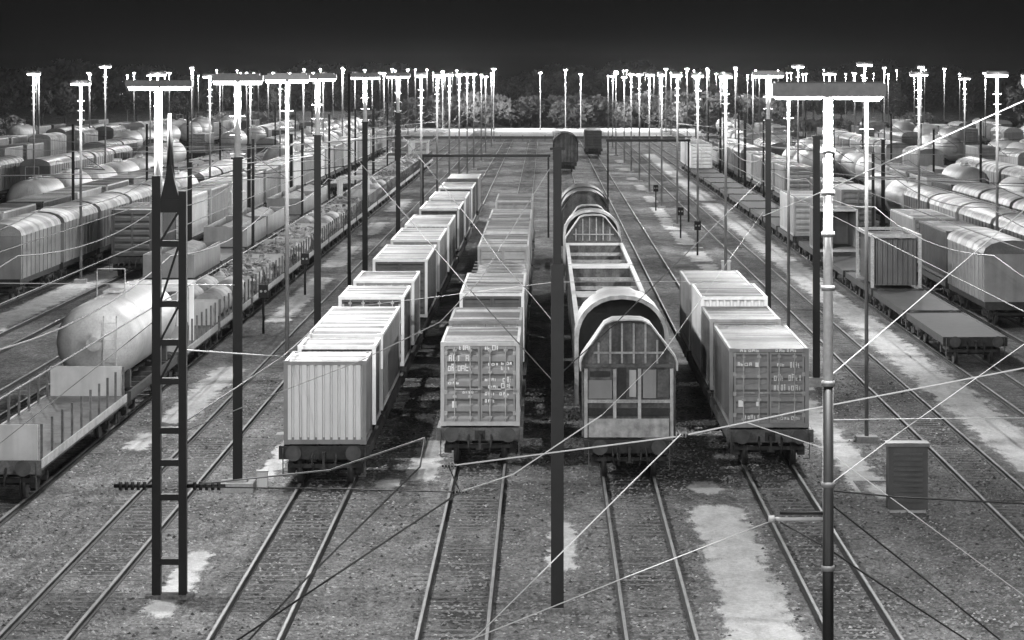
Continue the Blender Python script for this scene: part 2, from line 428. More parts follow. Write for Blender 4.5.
def wagon(X, D0, D1, label, fm=None, name='flat_wagon', cat='wagon', group=None, solid=False, ends=True, bog=True):
    L = round(D1 - D0, 2); fm = fm or frame_d
    t = thing(name, label, cat, (X, D0, 0), group)
    ob('frame', cached(('ff', L, fm.name, solid), lambda: flat_frame(L, fm, solid)), t)
    if bog:
        a = 1.75 if L > 8.5 else 1.6
        add_bogie(t, a); add_bogie(t, L - a)
    if ends:
        bm = cached('buffer', buffer_mesh)
        for s in (-1, 1):
            ob('buffer', bm, t, (s * .875, 0, 1.0))
            b = ob('buffer', bm, t, (s * .875, L, 1.0)); b.rotation_euler = (0, 0, math.pi)
        ob('coupling', cached('coupling', coupling_mesh), t, (0, 0, .95))
        c = ob('coupling', cached('coupling', coupling_mesh), t, (0, L, .95)); c.rotation_euler = (0, 0, math.pi)
        for s in (-1, 1):
            ob('handrail', cached(('hrail', s), lambda: MB().cyl((s*1.2, -.06, .3), (s*1.2, -.06, 1.12), .018, n=6).cyl((s*1.0, -.06, .3), (s*1.2, -.06, .3), .018, n=6).cyl((s*1.2, -.06, .95), (s*1.2, .03, .95), .018, n=6).mesh('handrail', frame_m)), t)
    return t

# train one: white ribbed box in front
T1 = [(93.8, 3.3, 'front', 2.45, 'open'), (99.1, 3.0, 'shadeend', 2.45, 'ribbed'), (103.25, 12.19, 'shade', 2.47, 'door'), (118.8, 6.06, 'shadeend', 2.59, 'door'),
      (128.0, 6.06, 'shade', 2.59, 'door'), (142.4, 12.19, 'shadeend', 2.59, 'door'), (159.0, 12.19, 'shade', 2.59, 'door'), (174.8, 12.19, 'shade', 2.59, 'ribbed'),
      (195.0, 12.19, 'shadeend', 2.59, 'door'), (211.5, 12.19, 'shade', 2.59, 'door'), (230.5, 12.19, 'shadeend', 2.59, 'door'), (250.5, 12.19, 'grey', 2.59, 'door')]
W1 = [(93.5, 102.0), (103.1, 117.0), (118.3, 134.9), (136.2, 156.6), (157.9, 172.5), (173.8, 189.0), (190.3, 208.6), (209.9, 226.0), (227.3, 245.0), (246.3, 264.0)]
def tonew(t): return {'white': 'white', 'light': 'pale', 'mid': 'mid grey', 'slate': 'slate grey', 'grey': 'dull grey', 'shade': 'white-roofed grey', 'front': 'white', 'shadeend': 'white-roofed dark', 'dark': 'dark', 'black': 'black', 'darkwhite': 'dark pale-roofed'}[t]
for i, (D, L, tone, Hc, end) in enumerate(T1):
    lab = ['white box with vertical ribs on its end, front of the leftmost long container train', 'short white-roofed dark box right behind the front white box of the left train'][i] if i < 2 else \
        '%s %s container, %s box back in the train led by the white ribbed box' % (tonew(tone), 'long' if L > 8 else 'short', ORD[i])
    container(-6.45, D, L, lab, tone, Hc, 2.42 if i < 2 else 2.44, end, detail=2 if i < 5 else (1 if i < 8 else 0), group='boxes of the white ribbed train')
for i, (a, b) in enumerate(W1):
    wagon(-6.45, a, b, 'dark flat wagon, %s from the front under the train led by the white ribbed box' % ORD[i], group='wagons of the white ribbed train')

# train two: grey container doors in front
def mk(rows): return rows
q = random.Random(5)
def text_row(x0, x1, z, h, q):
    out = []; x = x0
    while x < x1 - .03:
        wv = q.uniform(.05, .11); out.append((x, z, min(wv, x1 - x), h * q.uniform(1.1, 1.6))); x += wv + q.uniform(.02, .05)
    return out
marksL = text_row(-.42, -.1, 1.86, .13, q) + text_row(.1, .3, 1.86, .12, q) + text_row(-.45, .22, 1.55, .15, q) + text_row(-.45, -.05, 1.14, .05, q) + text_row(.0, .4, .86, .05, q) + [(-.32, .42, .13, .2)] + text_row(-.1, .3, 2.2, .09, q)
marksR = text_row(-.4, .0, 2.19, .1, q) + text_row(-.3, .0, 1.72, .06, q) + text_row(.1, .48, 1.74, .07, q) + text_row(.1, .35, 1.58, .07, q) + text_row(-.4, -.05, 1.24, .06, q) + text_row(.15, .4, 1.2, .12, q) + text_row(-.3, .0, 1.02, .06, q) + text_row(.1, .4, 1.02, .1, q) + text_row(-.4, -.1, .8, .06, q) + text_row(.05, .42, .8, .06, q) + text_row(-.4, -.05, .58, .07, q)
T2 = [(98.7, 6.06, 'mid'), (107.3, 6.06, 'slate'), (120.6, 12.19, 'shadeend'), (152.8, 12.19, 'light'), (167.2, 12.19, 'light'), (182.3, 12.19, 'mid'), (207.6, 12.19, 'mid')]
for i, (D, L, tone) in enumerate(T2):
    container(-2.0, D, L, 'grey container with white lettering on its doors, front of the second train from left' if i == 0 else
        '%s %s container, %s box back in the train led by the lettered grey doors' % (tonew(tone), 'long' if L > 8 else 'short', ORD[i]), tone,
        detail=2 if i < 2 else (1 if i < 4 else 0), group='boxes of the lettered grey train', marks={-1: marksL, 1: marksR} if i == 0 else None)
W2 = [(98.3, 114.0), (115.3, 133.6), (134.9, 150.1), (151.4, 165.6), (166.9, 180.3), (181.6, 196.0), (197.3, 205.5), (206.8, 221.0)]
for i, (a, b) in enumerate(W2):
    wagon(-2.0, a, b, 'dark flat wagon, %s from the front under the train led by the lettered grey doors' % ORD[i], frame_m if i == 0 else frame_d, group='wagons of the lettered grey train')
# lower tarpaulin load between the boxes of train two
def tarp_mesh(L):
    mb = MB(); qq = random.Random(11); n = int(L / .6); pr = []
    for i in range(n + 1):
        y = L * i / n; sag = .06 * (i % 2) + qq.uniform(-.03, .03)
        ring = [(-1.22, 0), (-1.22, 1.5), (-1.05, 1.95 - sag), (-.5, 2.1 - sag * 1.3), (0, 2.15 - sag), (.5, 2.1 - sag * 1.3), (1.05, 1.95 - sag), (1.22, 1.5), (1.22, 0)]
        mb.v += [(x, y, z) for x, z in ring]
    for i in range(n):
        for j in range(8):
            a = i * 9 + j; mb.f.append((a, a + 1, a + 10, a + 9)); mb.sm.append(True)
    for k in (0, n * 9): mb.f.append(tuple(k + j for j in range(9))); mb.sm.append(False)
    return mb
t = thing('tarpaulin_load', 'dark tarpaulin covered load between long boxes of the lettered grey train', 'load', (-2.0, 135.4, 1.17))
part('tarpaulin', tarp_mesh(13.8), M('tarp grey', .16, .6, .4, 1.0, bump=.3), t)
bt = MB()
for k in range(6): bt.bar((-1.23, 1 + k * 2.3, 2.0), (1.23, 1 + k * 2.3, 2.0), .05, .03)
part('lashing_strap', bt, frame_l, t, (0, 0, .16))

# train four: container with pale roof, right of the hood wagon
q = random.Random(8)
m4L = text_row(-.42, .05, 1.75, .08, q) + [(.12, 1.72, .12, .14), (-.4, .5, .14, .2), (.14, .52, .12, .14)] + text_row(-.2, .3, .12, .09, q) + text_row(-.35, .3, 2.18, .06, q)
m4R = text_row(-.3, -.05, 1.74, .08, q) + text_row(.1, .4, 1.7, .12, q) + text_row(-.4, -.05, 1.3, .14, q) + text_row(.05, .42, 1.3, .14, q) + text_row(-.4, -.05, 1.0, .14, q) + text_row(.05, .42, 1.0, .12, q) + text_row(-.35, .3, 2.18, .06, q) + text_row(-.2, .4, .1, .07, q)
container(6.88, 98.2, 9.12, 'grey container with pale roof and marked doors, front of the rightmost short train', 'slate', 2.44, group='boxes of the right short train', marks={-1: m4L, 1: m4R})  # slate sides: shading of the flanks put into the body colour
container(6.88, 109.9, 6.06, 'low shade-darkened container second in the rightmost short train', 'slate', 2.44, detail=1, group='boxes of the right short train')
c3 = container(6.88, 116.4, 7.15, 'tall white container with white side, third in the rightmost short train', 'white', 2.75, end='ribbed', detail=1, group='boxes of the right short train')
container(6.88, 125.4, 9.12, 'dull grey container at the far end of the rightmost short train', 'grey', 2.59, detail=1, group='boxes of the right short train')
for i, (a, b) in enumerate([(97.8, 107.8), (109.1, 124.0), (125.3, 135.0)]):
    wagon(6.88, a, b, 'dark flat wagon, %s from the front of the rightmost short train' % ORD[i], frame_m if i == 0 else frame_d, group='wagons of the right short train')

# train three: open hood wagon in front, then gondolas
def arch(hw, zs, zt, n=14, flat=0.35):
    """half hoop profile from left shoulder to right shoulder"""
    out = []
    for i in range(n + 1):
        a = math.pi * (1 - i / n)
        c = math.cos(a); s_ = math.sin(a)
        out.append((hw * math.copysign(abs(c) ** .92, c), zs + (zt - zs) * s_ ** .95))
    return out
def gable(hw, zs, zt):
    return [(-hw, zs), (-hw * .97, zs + .16), (-hw * .5, zt - .14), (-hw * .33, zt - .02), (0, zt), (hw * .27, zt - .02), (hw * .44, zt - .14), (hw * .97, zs + .14), (hw, zs)]
def hood_mb(hw, zb, zs, zt, L, th=.05, shape=None):
    shape = shape or arch
    mb = MB(); pr = [(-hw, zb)] + shape(hw, zs, zt) + [(hw, zb)]
    inn = [(-hw + th, zb)] + shape(hw - th, zs, zt - th) + [(hw - th, zb)]
    mb.sheet(pr, 0, L, True); mb.sheet(inn, .002, L - .002, True)
    k = len(mb.v); n = len(pr)
    for y in (0, L):
        k = len(mb.v); mb.v += [(x, y, z) for x, z in pr] + [(x, y, z) for x, z in inn]
        for i in range(n - 1): mb.f.append((k + i, k + i + 1, k + n + i + 1, k + n + i)); mb.sm.append(False)
    return mb
def end_wall(t, y0, hw, zb, zs, zt, depth, name='end_wall', rm=None):
    rm = rm or M('worn end roof', .55, .6, .45, 1.6, streak=.3)
    pr = [(-hw, zb)] + gable(hw, zs, zt) + [(hw, zb)]
    w_ = ob(name, cached(('ew', hw, zt), lambda: MB().solid([(x * .96, z - .04) for x, z in pr], .34, .4).mesh(name, M('grimy end steel', .17, .7, .6, 1.6, streak=.5, fine=.3))), t, (0, y0, 0))
    ob('end_roof', cached(('er', hw, zt, depth, rm.name), lambda: hood_mb(hw, zs - .25, zs, zt, depth, .04, gable).mesh('end_roof', rm)), t, (0, y0, 0))
    return w_
def hood_wagon(X, D0, L, label, hoods, roofm, detail=True, fm=None):
    t = wagon(X, D0, D0 + L, label, fm or frame_d, 'hood_wagon', 'wagon', solid=True)
    ew = end_wall(t, .25, 1.46, 1.25, 3.45, 4.74, 1.5, rm=roof_d if roofm is roof_d else None)
    if detail:
        for x in (-1.28, -.42, .32, 1.28):
            ob('end_post', cached('epost', lambda: MB().box(-.05, .05, -.12, .0, 0, 2.05).mesh('end_post', M('worn pale post', .55, .6, .4, 3.0, streak=.3))), ew, (x, .3, 1.2))
        ob('end_board', cached('eboard', lambda: MB().box(-1.2, 1.2, -.09, -.02, 0, .55).mesh('end_board', M('worn white board', .5, .7, .5, 3.0, streak=.3))), ew, (0, .16, 1.22))
        for x, wv, hv_, z, pm in ((-.85, .7, .55, 2.35, mid_p), (-.85, .6, .16, 3.0, frame_d), (-.2, .24, .95, 2.36, frame_d), (.12, .2, .8, 2.4, light_p), (.62, .4, .85, 2.36, mid_p), (1.03, .34, .8, 2.4, frame_m)):
            ob('end_panel', cached(('epan', wv), lambda: MB().box(-wv/2, wv/2, -.05, -.005, 0, hv_).mesh('end_panel', pm)), ew, (x, .335, z))
        for k, z in enumerate((1.84, 2.22, 3.28)):
            ob('cross_rail', cached(('erail', k), lambda: MB().box(-1.32, 1.32, -.07, -.005, 0, (.22, .1, .1)[k]).mesh('cross_rail', (frame_d, frame_l, frame_m)[k])), ew, (0, .325, z))
        for x in (-.9, -.55, -.2, .15, .5, .85):
            hh = 1.2 - max(0, abs(x) - .5) * 1.45
            ob('gable_rib', cached(('grib', hh), lambda: MB().box(-.03, .03, -.05, -.005, 0, hh).mesh('gable_rib', frame_l)), ew, (x, .335, 3.4))
        ob('gable_rail', cached('grail', lambda: MB().bar((-1.05, 0, 0), (1.05, 0, 0), .05, .06).mesh('gable_rail', frame_l)), ew, (0, .27, 3.72))
        for k in range(3):
            ob('brake_hose', cached('bhose', lambda: MB().cyl((0, 0, 0), (.02, -.12, -.25), .03, n=6).cyl((.02, -.12, -.25), (.05, -.05, -.5), .03, n=6).mesh('brake_hose', frame_d)), ew, (-.5 + .5 * k, -.3, .95))
    end_wall(t, L - 1.75, 1.46, 1.25, 3.45, 4.74, 1.5, rm=roof_d if roofm is roof_d else None)
    for (y, l, hw, zt) in hoods:
        h_ = ob('hood', cached(('hood', l, hw, zt, roofm.name), lambda: hood_mb(hw, 1.3, 3.4, zt, l).mesh('hood', roofm)), t, (0, y, 0))
        ob('shade_panel', cached(('hbk', l, hw, zt), lambda: MB().solid([(x * .96, z - .05) for x, z in [(-hw, 1.4)] + arch(hw, 3.4, zt) + [(hw, 1.4)]], l - .3, l - .25).mesh('shade_panel', dark_p)), h_)  # added dark panel: keeps the inside of the open hood in shade
        ob('hood_rim', cached(('hrim', hw, zt, roofm.name), lambda: hood_mb(hw + .035, 1.28, 3.4, zt + .035, .4, .13).mesh('hood_rim', roofm if roofm is roof_d else M('worn hood rim', .6, .6, .45, 2.0, streak=.3))), h_, (0, -.05, 0))
    return t
hood_wagon(2.5, 95.0, 15.0, 'hood wagon with arched end wall and open white hood, front of the middle train', [(9.2, 4.2, 1.5, 4.8)], light_p, fm=frame_d)
hood_wagon(2.5, 164.6, 14.0, 'arched hood wagon with pale end in the middle of the train behind the gondolas', [(5.5, 3.2, 1.5, 4.75)], mid_p)
hood_wagon(2.5, 198.0, 14.0, 'closed hood wagon with black rounded roof beyond the gondolas', [(1.0, 5.9, 1.48, 4.7), (7.0, 5.8, 1.52, 4.75)], roof_d, detail=False)
hood_wagon(2.5, 386.0, 14.0, 'distant hood wagon with black rounded roof on the same track as the gondolas', [(1.0, 5.9, 1.48, 4.7), (7.0, 5.8, 1.52, 4.75)], roof_d, detail=False)
container(6.88, 457.0, 12.19, 'lone dark container far down the rightmost main track', 'dark', detail=0)
wagon(6.88, 456.4, 470.0, 'lone dark flat wagon far down the rightmost main track')
# coils lying in the open hood wagon
def coil_mesh(r, wv):
    mb = MB(); n = 20; k = 0
    for x in (-wv / 2, wv / 2):
        for rr in (r, r * .45):
            for i in range(n):
                a = 2 * math.pi * i / n; mb.v.append((x, rr * math.cos(a), rr * math.sin(a)))
    for i in range(n):
        j = (i + 1) % n
        mb.f += [(i, j, 2*n + j, 2*n + i), (n + i, 3*n + i, 3*n + j, n + j), (i, n + i, n + j, j), (2*n + i, 2*n + j, 3*n + j, 3*n + i)]; mb.sm += [True, True, False, False]
    return mb.mesh('steel_coil', frame_l)
for k, y in enumerate((97.2, 99.4, 101.6)):
    tag(ob('steel_coil', cached('coil', lambda: coil_mesh(.72, 1.3)), None, (2.5 + (-.35, .3, -.1)[k], y, 1.9)), ['steel coil nearest the arched end wall in the open hood wagon', 'middle steel coil of three in the open hood wagon', 'steel coil under the raised white hood'][k], 'steel coil', 'coils in the hood wagon')
def gondola(X, D0, D1, label):
    L = D1 - D0
    t = wagon(X, D0, D1, label, frame_d, 'gondola_wagon', 'wagon', 'gondolas of the middle train', solid=True)
    for s in (-1, 1):
        sd = MB(); sd.box(*sorted((s*1.36, s*1.31)), .1, L - .1, 1.17, 3.3)
        n = int(L / 1.3)
        for i in range(n + 1):
            y = .15 + (L - .4) * i / n; sd.box(*sorted((s*1.44, s*1.362)), y, y + .1, 1.1, 3.29)
        part('side_wall', sd, MATS['grimy end steel'], t)
        part('rim', MB().box(*sorted((s*1.45, s*1.29)), .05, L - .05, 3.302, 3.42), white_p, t)
    for y in (.1, L - .16):
        part('end_wall', MB().box(-1.305, 1.305, y, y + .06, 1.17, 3.3), MATS['grimy end steel'], t)
        part('rim', MB().box(-1.285, 1.285, y - .04, y + .1, 3.302, 3.42), white_p, t)
    for k in range(2):
        y = L * (k + 1) / 3
        part('cross_brace', MB().box(-1.305, 1.305, y - .06, y + .06, 3.1, 3.25), frame_l, t)
    return t
def scrap_load(X, D0, D1, z, label, seed, m):
    q2 = random.Random(seed); mb = MB(); L = D1 - D0
    nx, ny = 8, int(L / .35); zz = {}
    for j in range(ny + 1):
        for i in range(nx + 1):
            zz = .5 + .5 * math.sin(j * .35 + seed) * math.sin(i * .7) + q2.uniform(-.15, .15)
            mb.v.append((-1.27 + 2.54 * i / nx, L * j / ny, max(.05, zz)))
    for j in range(ny):
        for i in range(nx):
            a = j * (nx + 1) + i; mb.f.append((a, a + 1, a + nx + 2, a + nx + 1)); mb.sm.append(False)
    for k in range(int(L * 5)):
        c = Vector((q2.uniform(-1.0, 1.0), q2.uniform(.4, L - .4), .6 + q2.uniform(0, .5))); d = Vector((q2.gauss(0, 1), q2.gauss(0, 1), q2.gauss(0, .3))).normalized() * q2.uniform(.1, .28)
        mb.bar(c - d, c + d, q2.uniform(.05, .3), q2.uniform(.03, .15))
    o = ob('scrap_load', mb.mesh('scrap_load', m), None, (X, D0, z)); o['kind'] = 'stuff'
    return tag(o, label, 'scrap')
for i, (a, b) in enumerate([(112.0, 125.2), (126.5, 143.5), (144.8, 162.6)]):
    gondola(2.5, a, b, 'open gondola wagon with pale rim, %s behind the hood wagon of the middle train' % ['directly', 'second', 'third'][i])
    scrap_load(2.5, a + .3, b - .3, 1.18, ['dark scrap heaped in the gondola directly behind the hood wagon', 'dark scrap heaped in the middle gondola', 'dark scrap heaped in the farthest pale-rimmed gondola'][i], i + 2, load_d)

# ------------------------------------------------------------------ left and right neighbouring trains
def tank_parts(L):
    mb = MB(); n = 20; r = 1.42; zc = 2.75; ys = [(.35, .25), (.4, .7), (.6, 1.1), (.9, 1.33), (1.3, r), (L - 1.3, r), (L - .9, 1.33), (L - .6, 1.1), (L - .4, .7), (L - .35, .25)]
    for y, rr in ys:
        for i in range(n): a = 2 * math.pi * i / n; mb.v.append((rr * math.sin(a), y, zc + rr * math.cos(a)))
    for j in range(len(ys) - 1):
        for i in range(n):
            k = (i + 1) % n; mb.f.append((j*n + i, j*n + k, (j+1)*n + k, (j+1)*n + i)); mb.sm.append(True)
    mb.f.append(tuple(range(n))); mb.f.append(tuple((len(ys)-1)*n + i for i in reversed(range(n)))); mb.sm += [False, False]
    dome = MB(); dome.cyl((0, L/2, zc + r - .1), (0, L/2, zc + r + .22), .38, n=14)
    walk = MB(); walk.box(-.3, .3, L/2 - 2.2, L/2 - .4, zc + r + .04, zc + r + .1)
    for y in (L/2 - 2.2,):
        for s in (-.5, .5): walk.cyl((s, y, zc + r - .1), (s, y, zc + r + .9), .02, n=5)
        walk.cyl((-.5, y, zc + r + .9), (.5, y, zc + r + .9), .02, n=5)
    lad = MB()
    for s in (-.22, .22): lad.cyl((s + .6, .12, .9), (s + .6, .12, zc + 1.0), .022, n=5)
    for k in range(9): lad.cyl((.38, .12, 1.1 + k * .3), (.82, .12, 1.1 + k * .3), .015, n=4)
    seam = MB()
    for y in (2.6, 4.4, L - 4.4, L - 2.6): seam.cyl((0, y - .04, zc), (0, y + .04, zc), r + .018, n=28, cap=False)
    sad = MB()
    for y in (1.7, L - 1.7): sad.box(-1.1, 1.1, y - .2, y + .2, 1.16, 1.75)
    return [('tank', mb.mesh('tank', M('tank paint', .4, .5, .25, .7, fine=.15))), ('dome', dome.mesh('dome', light_p)), ('walkway', walk.mesh('walkway', frame_l)), ('ladder', lad.mesh('ladder', frame_l)), ('saddle', sad.mesh('saddle', frame_d))] + [('strap', seam.mesh('strap', frame_l))]
def tank_wagon(X, D0, label, L=13.0, group=None, m=None):
    t = wagon(X, D0, D0 + L, label, frame_d, 'tank_wagon', 'wagon', group)
    for nme, me in cached(('tank', L), lambda: tank_parts(L)): ob(nme, me, t)
    return t
def stake_wagon(X, D0, L, label, seed, group):
    t = wagon(X, D0, D0 + L, label, frame_m, 'stake_wagon', 'wagon', group, solid=True)
    part('side_sill', MB().box(1.322, 1.36, .05, L - .05, .95, 1.2).box(-1.36, -1.322, .05, L - .05, .95, 1.2), frame_l, t)
    sm = cached('stake', lambda: MB().box(-.035, .035, -.04, .04, 0, 1.0).mesh('stake', frame_m))
    n = int(L / 1.9)
    for i in range(n + 1):
        for s in (-1, 1): ob('stake', sm, t, (s * 1.28, .4 + (L - .8) * i / n, 1.16))
    ob('headboard', cached('hboard', lambda: MB().box(-1.2, 1.2, 0, .08, 0, 1.0).mesh('headboard', light_p)), t, (0, .15, 1.16))
    ob('headboard', CACHE['hboard'], t, (0, L - .25, 1.16))
    return t
GL = 'wagons left of the empty track'
tank_wagon(-15.5, 109.5, 'white rounded tank wagon at the left edge of the yard view', 14.0)
D = 124.9; k = 0
q = random.Random(21)
while D < 400:
    L = q.choice([13.5, 14.2, 18.5])
    stake_wagon(-15.5, D, L, 'flat stake wagon, %s behind the white tank wagon on the left' % (ORD[k] if k < len(ORD) else 'last'), k, GL)
    kind = ['frame', 'roll', 'scrap', 'scrap', 'pale', 'roll', 'scrap', 'pale'][k % 8]
    wd = ORD[k] + ' stake wagon'
    if kind == 'roll':
        mb = MB(); r_ = .62; 
        for y in (.9, L/2 + .3):
            mb.cyl((-.6, y, r_), (-.6, y + L/2 - 1.6, r_), r_, n=18); mb.cyl((.66, y, r_), (.66, y + L/2 - 1.6, r_), r_, n=18)
        tag(part('pipe_load', mb, load_l, None, (-15.5, D, 1.17)), 'pale thick pipes lying on the %s behind the tank wagon' % wd, 'pipes')
    elif kind == 'scrap': scrap_load(-15.5, D + .5, D + L - .5, 1.17, 'mixed scrap heaped on the %s behind the tank wagon' % wd, k + 40, M('mixed scrap', .3, .6, .9, 2.5, bump=.4))
    elif kind == 'pale': scrap_load(-15.5, D + .5, D + L - .5, 1.17, 'pale rubble heaped on the %s behind the tank wagon' % wd, k + 40, load_l)
    else:
        fr = thing('steel_rack', 'pale upright steel rack standing on the %s behind the tank wagon' % wd, 'steel rack', (-15.5, D, 1.17))
        for y in (1.0, 3.2, 5.4):
            for s in (-1.1, 1.1): part('post', MB().box(s - .09, s + .09, y, y + .18, 0, 2.3), white_p, fr)
            part('cross_beam', MB().box(-1.25, 1.25, y + .01, y + .17, 2.3, 2.46), white_p, fr)
            part('brace', MB().bar((-1.0, y + .09, .1), (1.0, y + .09, 2.2), .08, .08), frame_l, fr)
    D += L + 1.25; k += 1
stake_wagon(-15.5, 90.0, 18.3, 'flat stake wagon in front of the white tank wagon at the left edge', 5, GL)

# containers with ribbed sides on the track farther left
wagon(-24.5, 189.0, 203.0, 'dark flat wagon under the black container at far left')
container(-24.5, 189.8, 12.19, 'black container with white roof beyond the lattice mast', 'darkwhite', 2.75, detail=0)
D = 208.0; k = 0
while D < 470:
    ln = 12.19
    container(-24.5, D + .6, ln, 'pale ribbed container, %s box behind the black one on the left' % ORD[k], ['white', 'mid', 'white', 'light', 'mid', 'light'][k % 6], 2.75, detail=0, group='pale ribbed boxes on the left')
    wagon(-24.5, D, D + 13.4, 'dark flat wagon under the %s pale box behind the black one' % ORD[k], group='wagons of pale ribbed boxes')
    D += 14.7; k += 1
    if k > 17: break

# right: flat wagons with a framed container and boxes beside the bright path
k = 0; D = 132.0
boxes = {2: ('cage', 161.8, 7.4), 4: ('light', 193.8, 6.06), 5: ('white', 212.8, 12.19)}
right_w = [(132.0, 145.5), (146.8, 160.2), (161.2, 175.0), (176.3, 190.0), (193.2, 207.4), (212.2, 226.0), (227.3, 241.0), (242.3, 256.0), (257.3, 271.0), (272.3, 286.0), (287.3, 301.0), (302.3, 316.0), (317.3, 331.0), (332.3, 346.0), (347.3, 361.0), (362.3, 376.0), (377.3, 391.0)]
for i, (a, b) in enumerate(right_w):
    wagon(17.75, a, b, 'dark flat wagon, %s along the bright path on the right' % ORD[i], frame_d, group='wagons along the bright path', solid=True)
fc = thing('framed_container', 'container in a heavy pale outer frame at the right edge beside the bright path', 'container', (17.75, 161.7, 1.19))
cm = cont_meshes(7.6, 2.5, 2.2, 'ribbed', MATS['slate and shade side'], roof_m, light_p)
ob('body', cm['body'], fc, (0, .1, .02)); ob('roof', cm['roof'], fc, (0, .1, .02))
for s in (-1, 1):
    for y in (0, 7.65): part('frame_post', MB().box(*sorted((s*1.28, s*1.12)), y, y + .16, 0, 2.7), frame_l, fc)
    part('frame_beam', MB().box(*sorted((s*1.28, s*1.12)), .161, 7.649, 2.55, 2.7), frame_l, fc)
for y in (0, 7.65): part('frame_beam', MB().box(-1.119, 1.119, y, y + .16, 2.55, 2.7), frame_l, fc)
container(17.75, 193.9, 6.06, 'plain grey short container beside the bright path, left of the framed one', 'mid', 2.59, end='plain', detail=0)
container(17.75, 213.0, 12.19, 'long pale container standing beyond the short grey one on the right', 'light', 2.59, detail=0)
container(17.75, 362.9, 12.19, 'white container far along the bright path on the right', 'white', 2.75, detail=0)
container(17.75, 378.0, 12.19, 'second white container far along the bright path on the right', 'white', 2.75, detail=0)

# ------------------------------------------------------------------ distant yard
def covered_parts(L):
    b = MB(); b.wall([(-1.38, .05), (1.38, .05), (1.38, L - .05), (-1.38, L - .05), (-1.38, .05)], 1.17, 3.5)
    for i in range(int(L / 1.4)):
        y = .4 + i * 1.4
        for s in (-1, 1): b.box(*sorted((s*1.42, s*1.382)), y, y + .08, 1.17, 3.5)
    r = MB(); r.sheet([(x, z) for x, z in arch(1.42, 3.45, 4.1, 8)], 0, L, True)
    k = len(r.v); a = arch(1.42, 3.45, 4.1, 8); r.v += [(x, .02, z) for x, z in a]; r.f.append(tuple(range(k, k + len(a)))); r.sm.append(False)
    return b, r
def far_wagon(X, D, kind, n, sid):
    grp = 'parked wagons in the distant yard'
    side = 'left' if X < 0 else 'right'
    place = '%s along the %s %s siding' % (ORD[n], ORD[sid], side)
    if kind == 'box':
        tone = q.choice(['light', 'grey', 'mid', 'dark', 'dark', 'grey', 'shade'])
        wagon(X, D, D + 13.4, 'dark flat wagon under a box, ' + place, group=grp, ends=False)
        container(X, D + .6, 12.19, '%s container, %s' % (tonew(tone), place), tone, detail=0, group='boxes in the distant yard')
    elif kind == 'covered':
        v = q.choice([0, 1])
        t = wagon(X, D, D + 13.8, '%s round-roofed covered wagon, %s' % (['pale', 'dark'][v], place), frame_d, 'covered_wagon', 'wagon', grp, ends=False)
        bm, rm = ((mid_p, roof_l), (dark_p, roof_m))[v]
        ob('body', cached(('cvb', v), lambda: covered_parts(13.8)[0].mesh('body', bm)), t); ob('roof', cached(('cvr', v), lambda: covered_parts(13.8)[1].mesh('roof', rm)), t)
    elif kind == 'tank':
        tank_wagon(X, D, 'white tank wagon, ' + place, 13.0, grp)
    elif kind == 'flat':
        t = wagon(X, D, D + 13.8, 'empty flat wagon, ' + place, frame_m, 'flat_wagon', 'wagon', grp, solid=True, ends=False)
    else:
        t = wagon(X, D, D + 13.8, 'open low gondola wagon, ' + place, frame_d, 'gondola_wagon', 'wagon', grp, solid=True, ends=False)
        ob('body', cached('lowgon', lambda: MB().box(-1.36, -1.3, .1, 13.7, 1.16, 2.4).box(1.3, 1.36, .1, 13.7, 1.16, 2.4).box(-1.299, 1.299, .1, .16, 1.16, 2.4).box(-1.299, 1.299, 13.64, 13.7, 1.16, 2.4).mesh('body', mid_p)), t)
        ob('load', cached('lowload', lambda: MB().solid([(-1.29, 1.17), (-.9, 2.1), (-.2, 2.5), (.5, 2.3), (1.29, 1.17)], .3, 13.5).mesh('load', load_l)), t)
q = random.Random(99)
for X in LEFT[2:] + RIGHT[2:]:
    if X == -24.5: continue
    nn = 0; sid = (LEFT if X < 0 else RIGHT).index(X) - 2
    near = max(150.0, abs(X) * 5.6)
    D = near + q.uniform(0, 12)
    stop = 560 if abs(X) > 30 else 470
    run = q.choice(['box', 'covered', 'tank', 'gon', 'flat', 'box'])
    while D < stop:
        if q.random() < .28: run = q.choice(['box', 'covered', 'tank', 'gon', 'flat', 'covered'])
        if q.random() < .14: D += q.uniform(10, 45); continue
        if abs(X) > 40 and q.random() < .3: D += 15; continue
        if X == -20.0 and D < 300: run = q.choice(['flat', 'gon', 'gon'])
        if X == 22.25 and D < 300: run = q.choice(['box', 'box', 'covered'])
        far_wagon(X, D, run, nn, sid); nn += 1; D += 15.1

# ------------------------------------------------------------------ masts and lamps
def add_light(parent, loc, power, size=.05):
    l = bpy.data.lights.new('lamp_light', 'POINT'); l.energy = power; l.shadow_soft_size = size
    o = bpy.data.objects.new('lamp_light', l); C.objects.link(o); o.location = loc; o.parent = parent
def lamp_head(t, z, wd, power, two=True, y=0.0):
    """cross arm with a flat housing and lit bowls beneath, on top of a pole"""
    h_ = ob('luminaire', cached(('lum', wd), lambda: MB().box(-wd/2, wd/2, -.2, .2, .03, .2).box(-wd/2 + .1, wd/2 - .1, -.12, .12, .201, .26).mesh('luminaire', mast_g)), t, (0, y, z))
    for s in (-1, 1):
        ob('lamp_bowl', cached(('bowl', wd), lambda: MB().solid([(-wd*.22, .028), (-wd*.19, -.07), (wd*.19, -.07), (wd*.22, .028)], -.15, .15).mesh('lamp_bowl', lens_m)), h_, (s * wd * .26, 0, 0))
    if two:
        for s in (-1, 1): add_light(t, (s * wd * .3, y, z - .16), power / 2)
    else: add_light(t, (0, y - .17, z - .16), power)
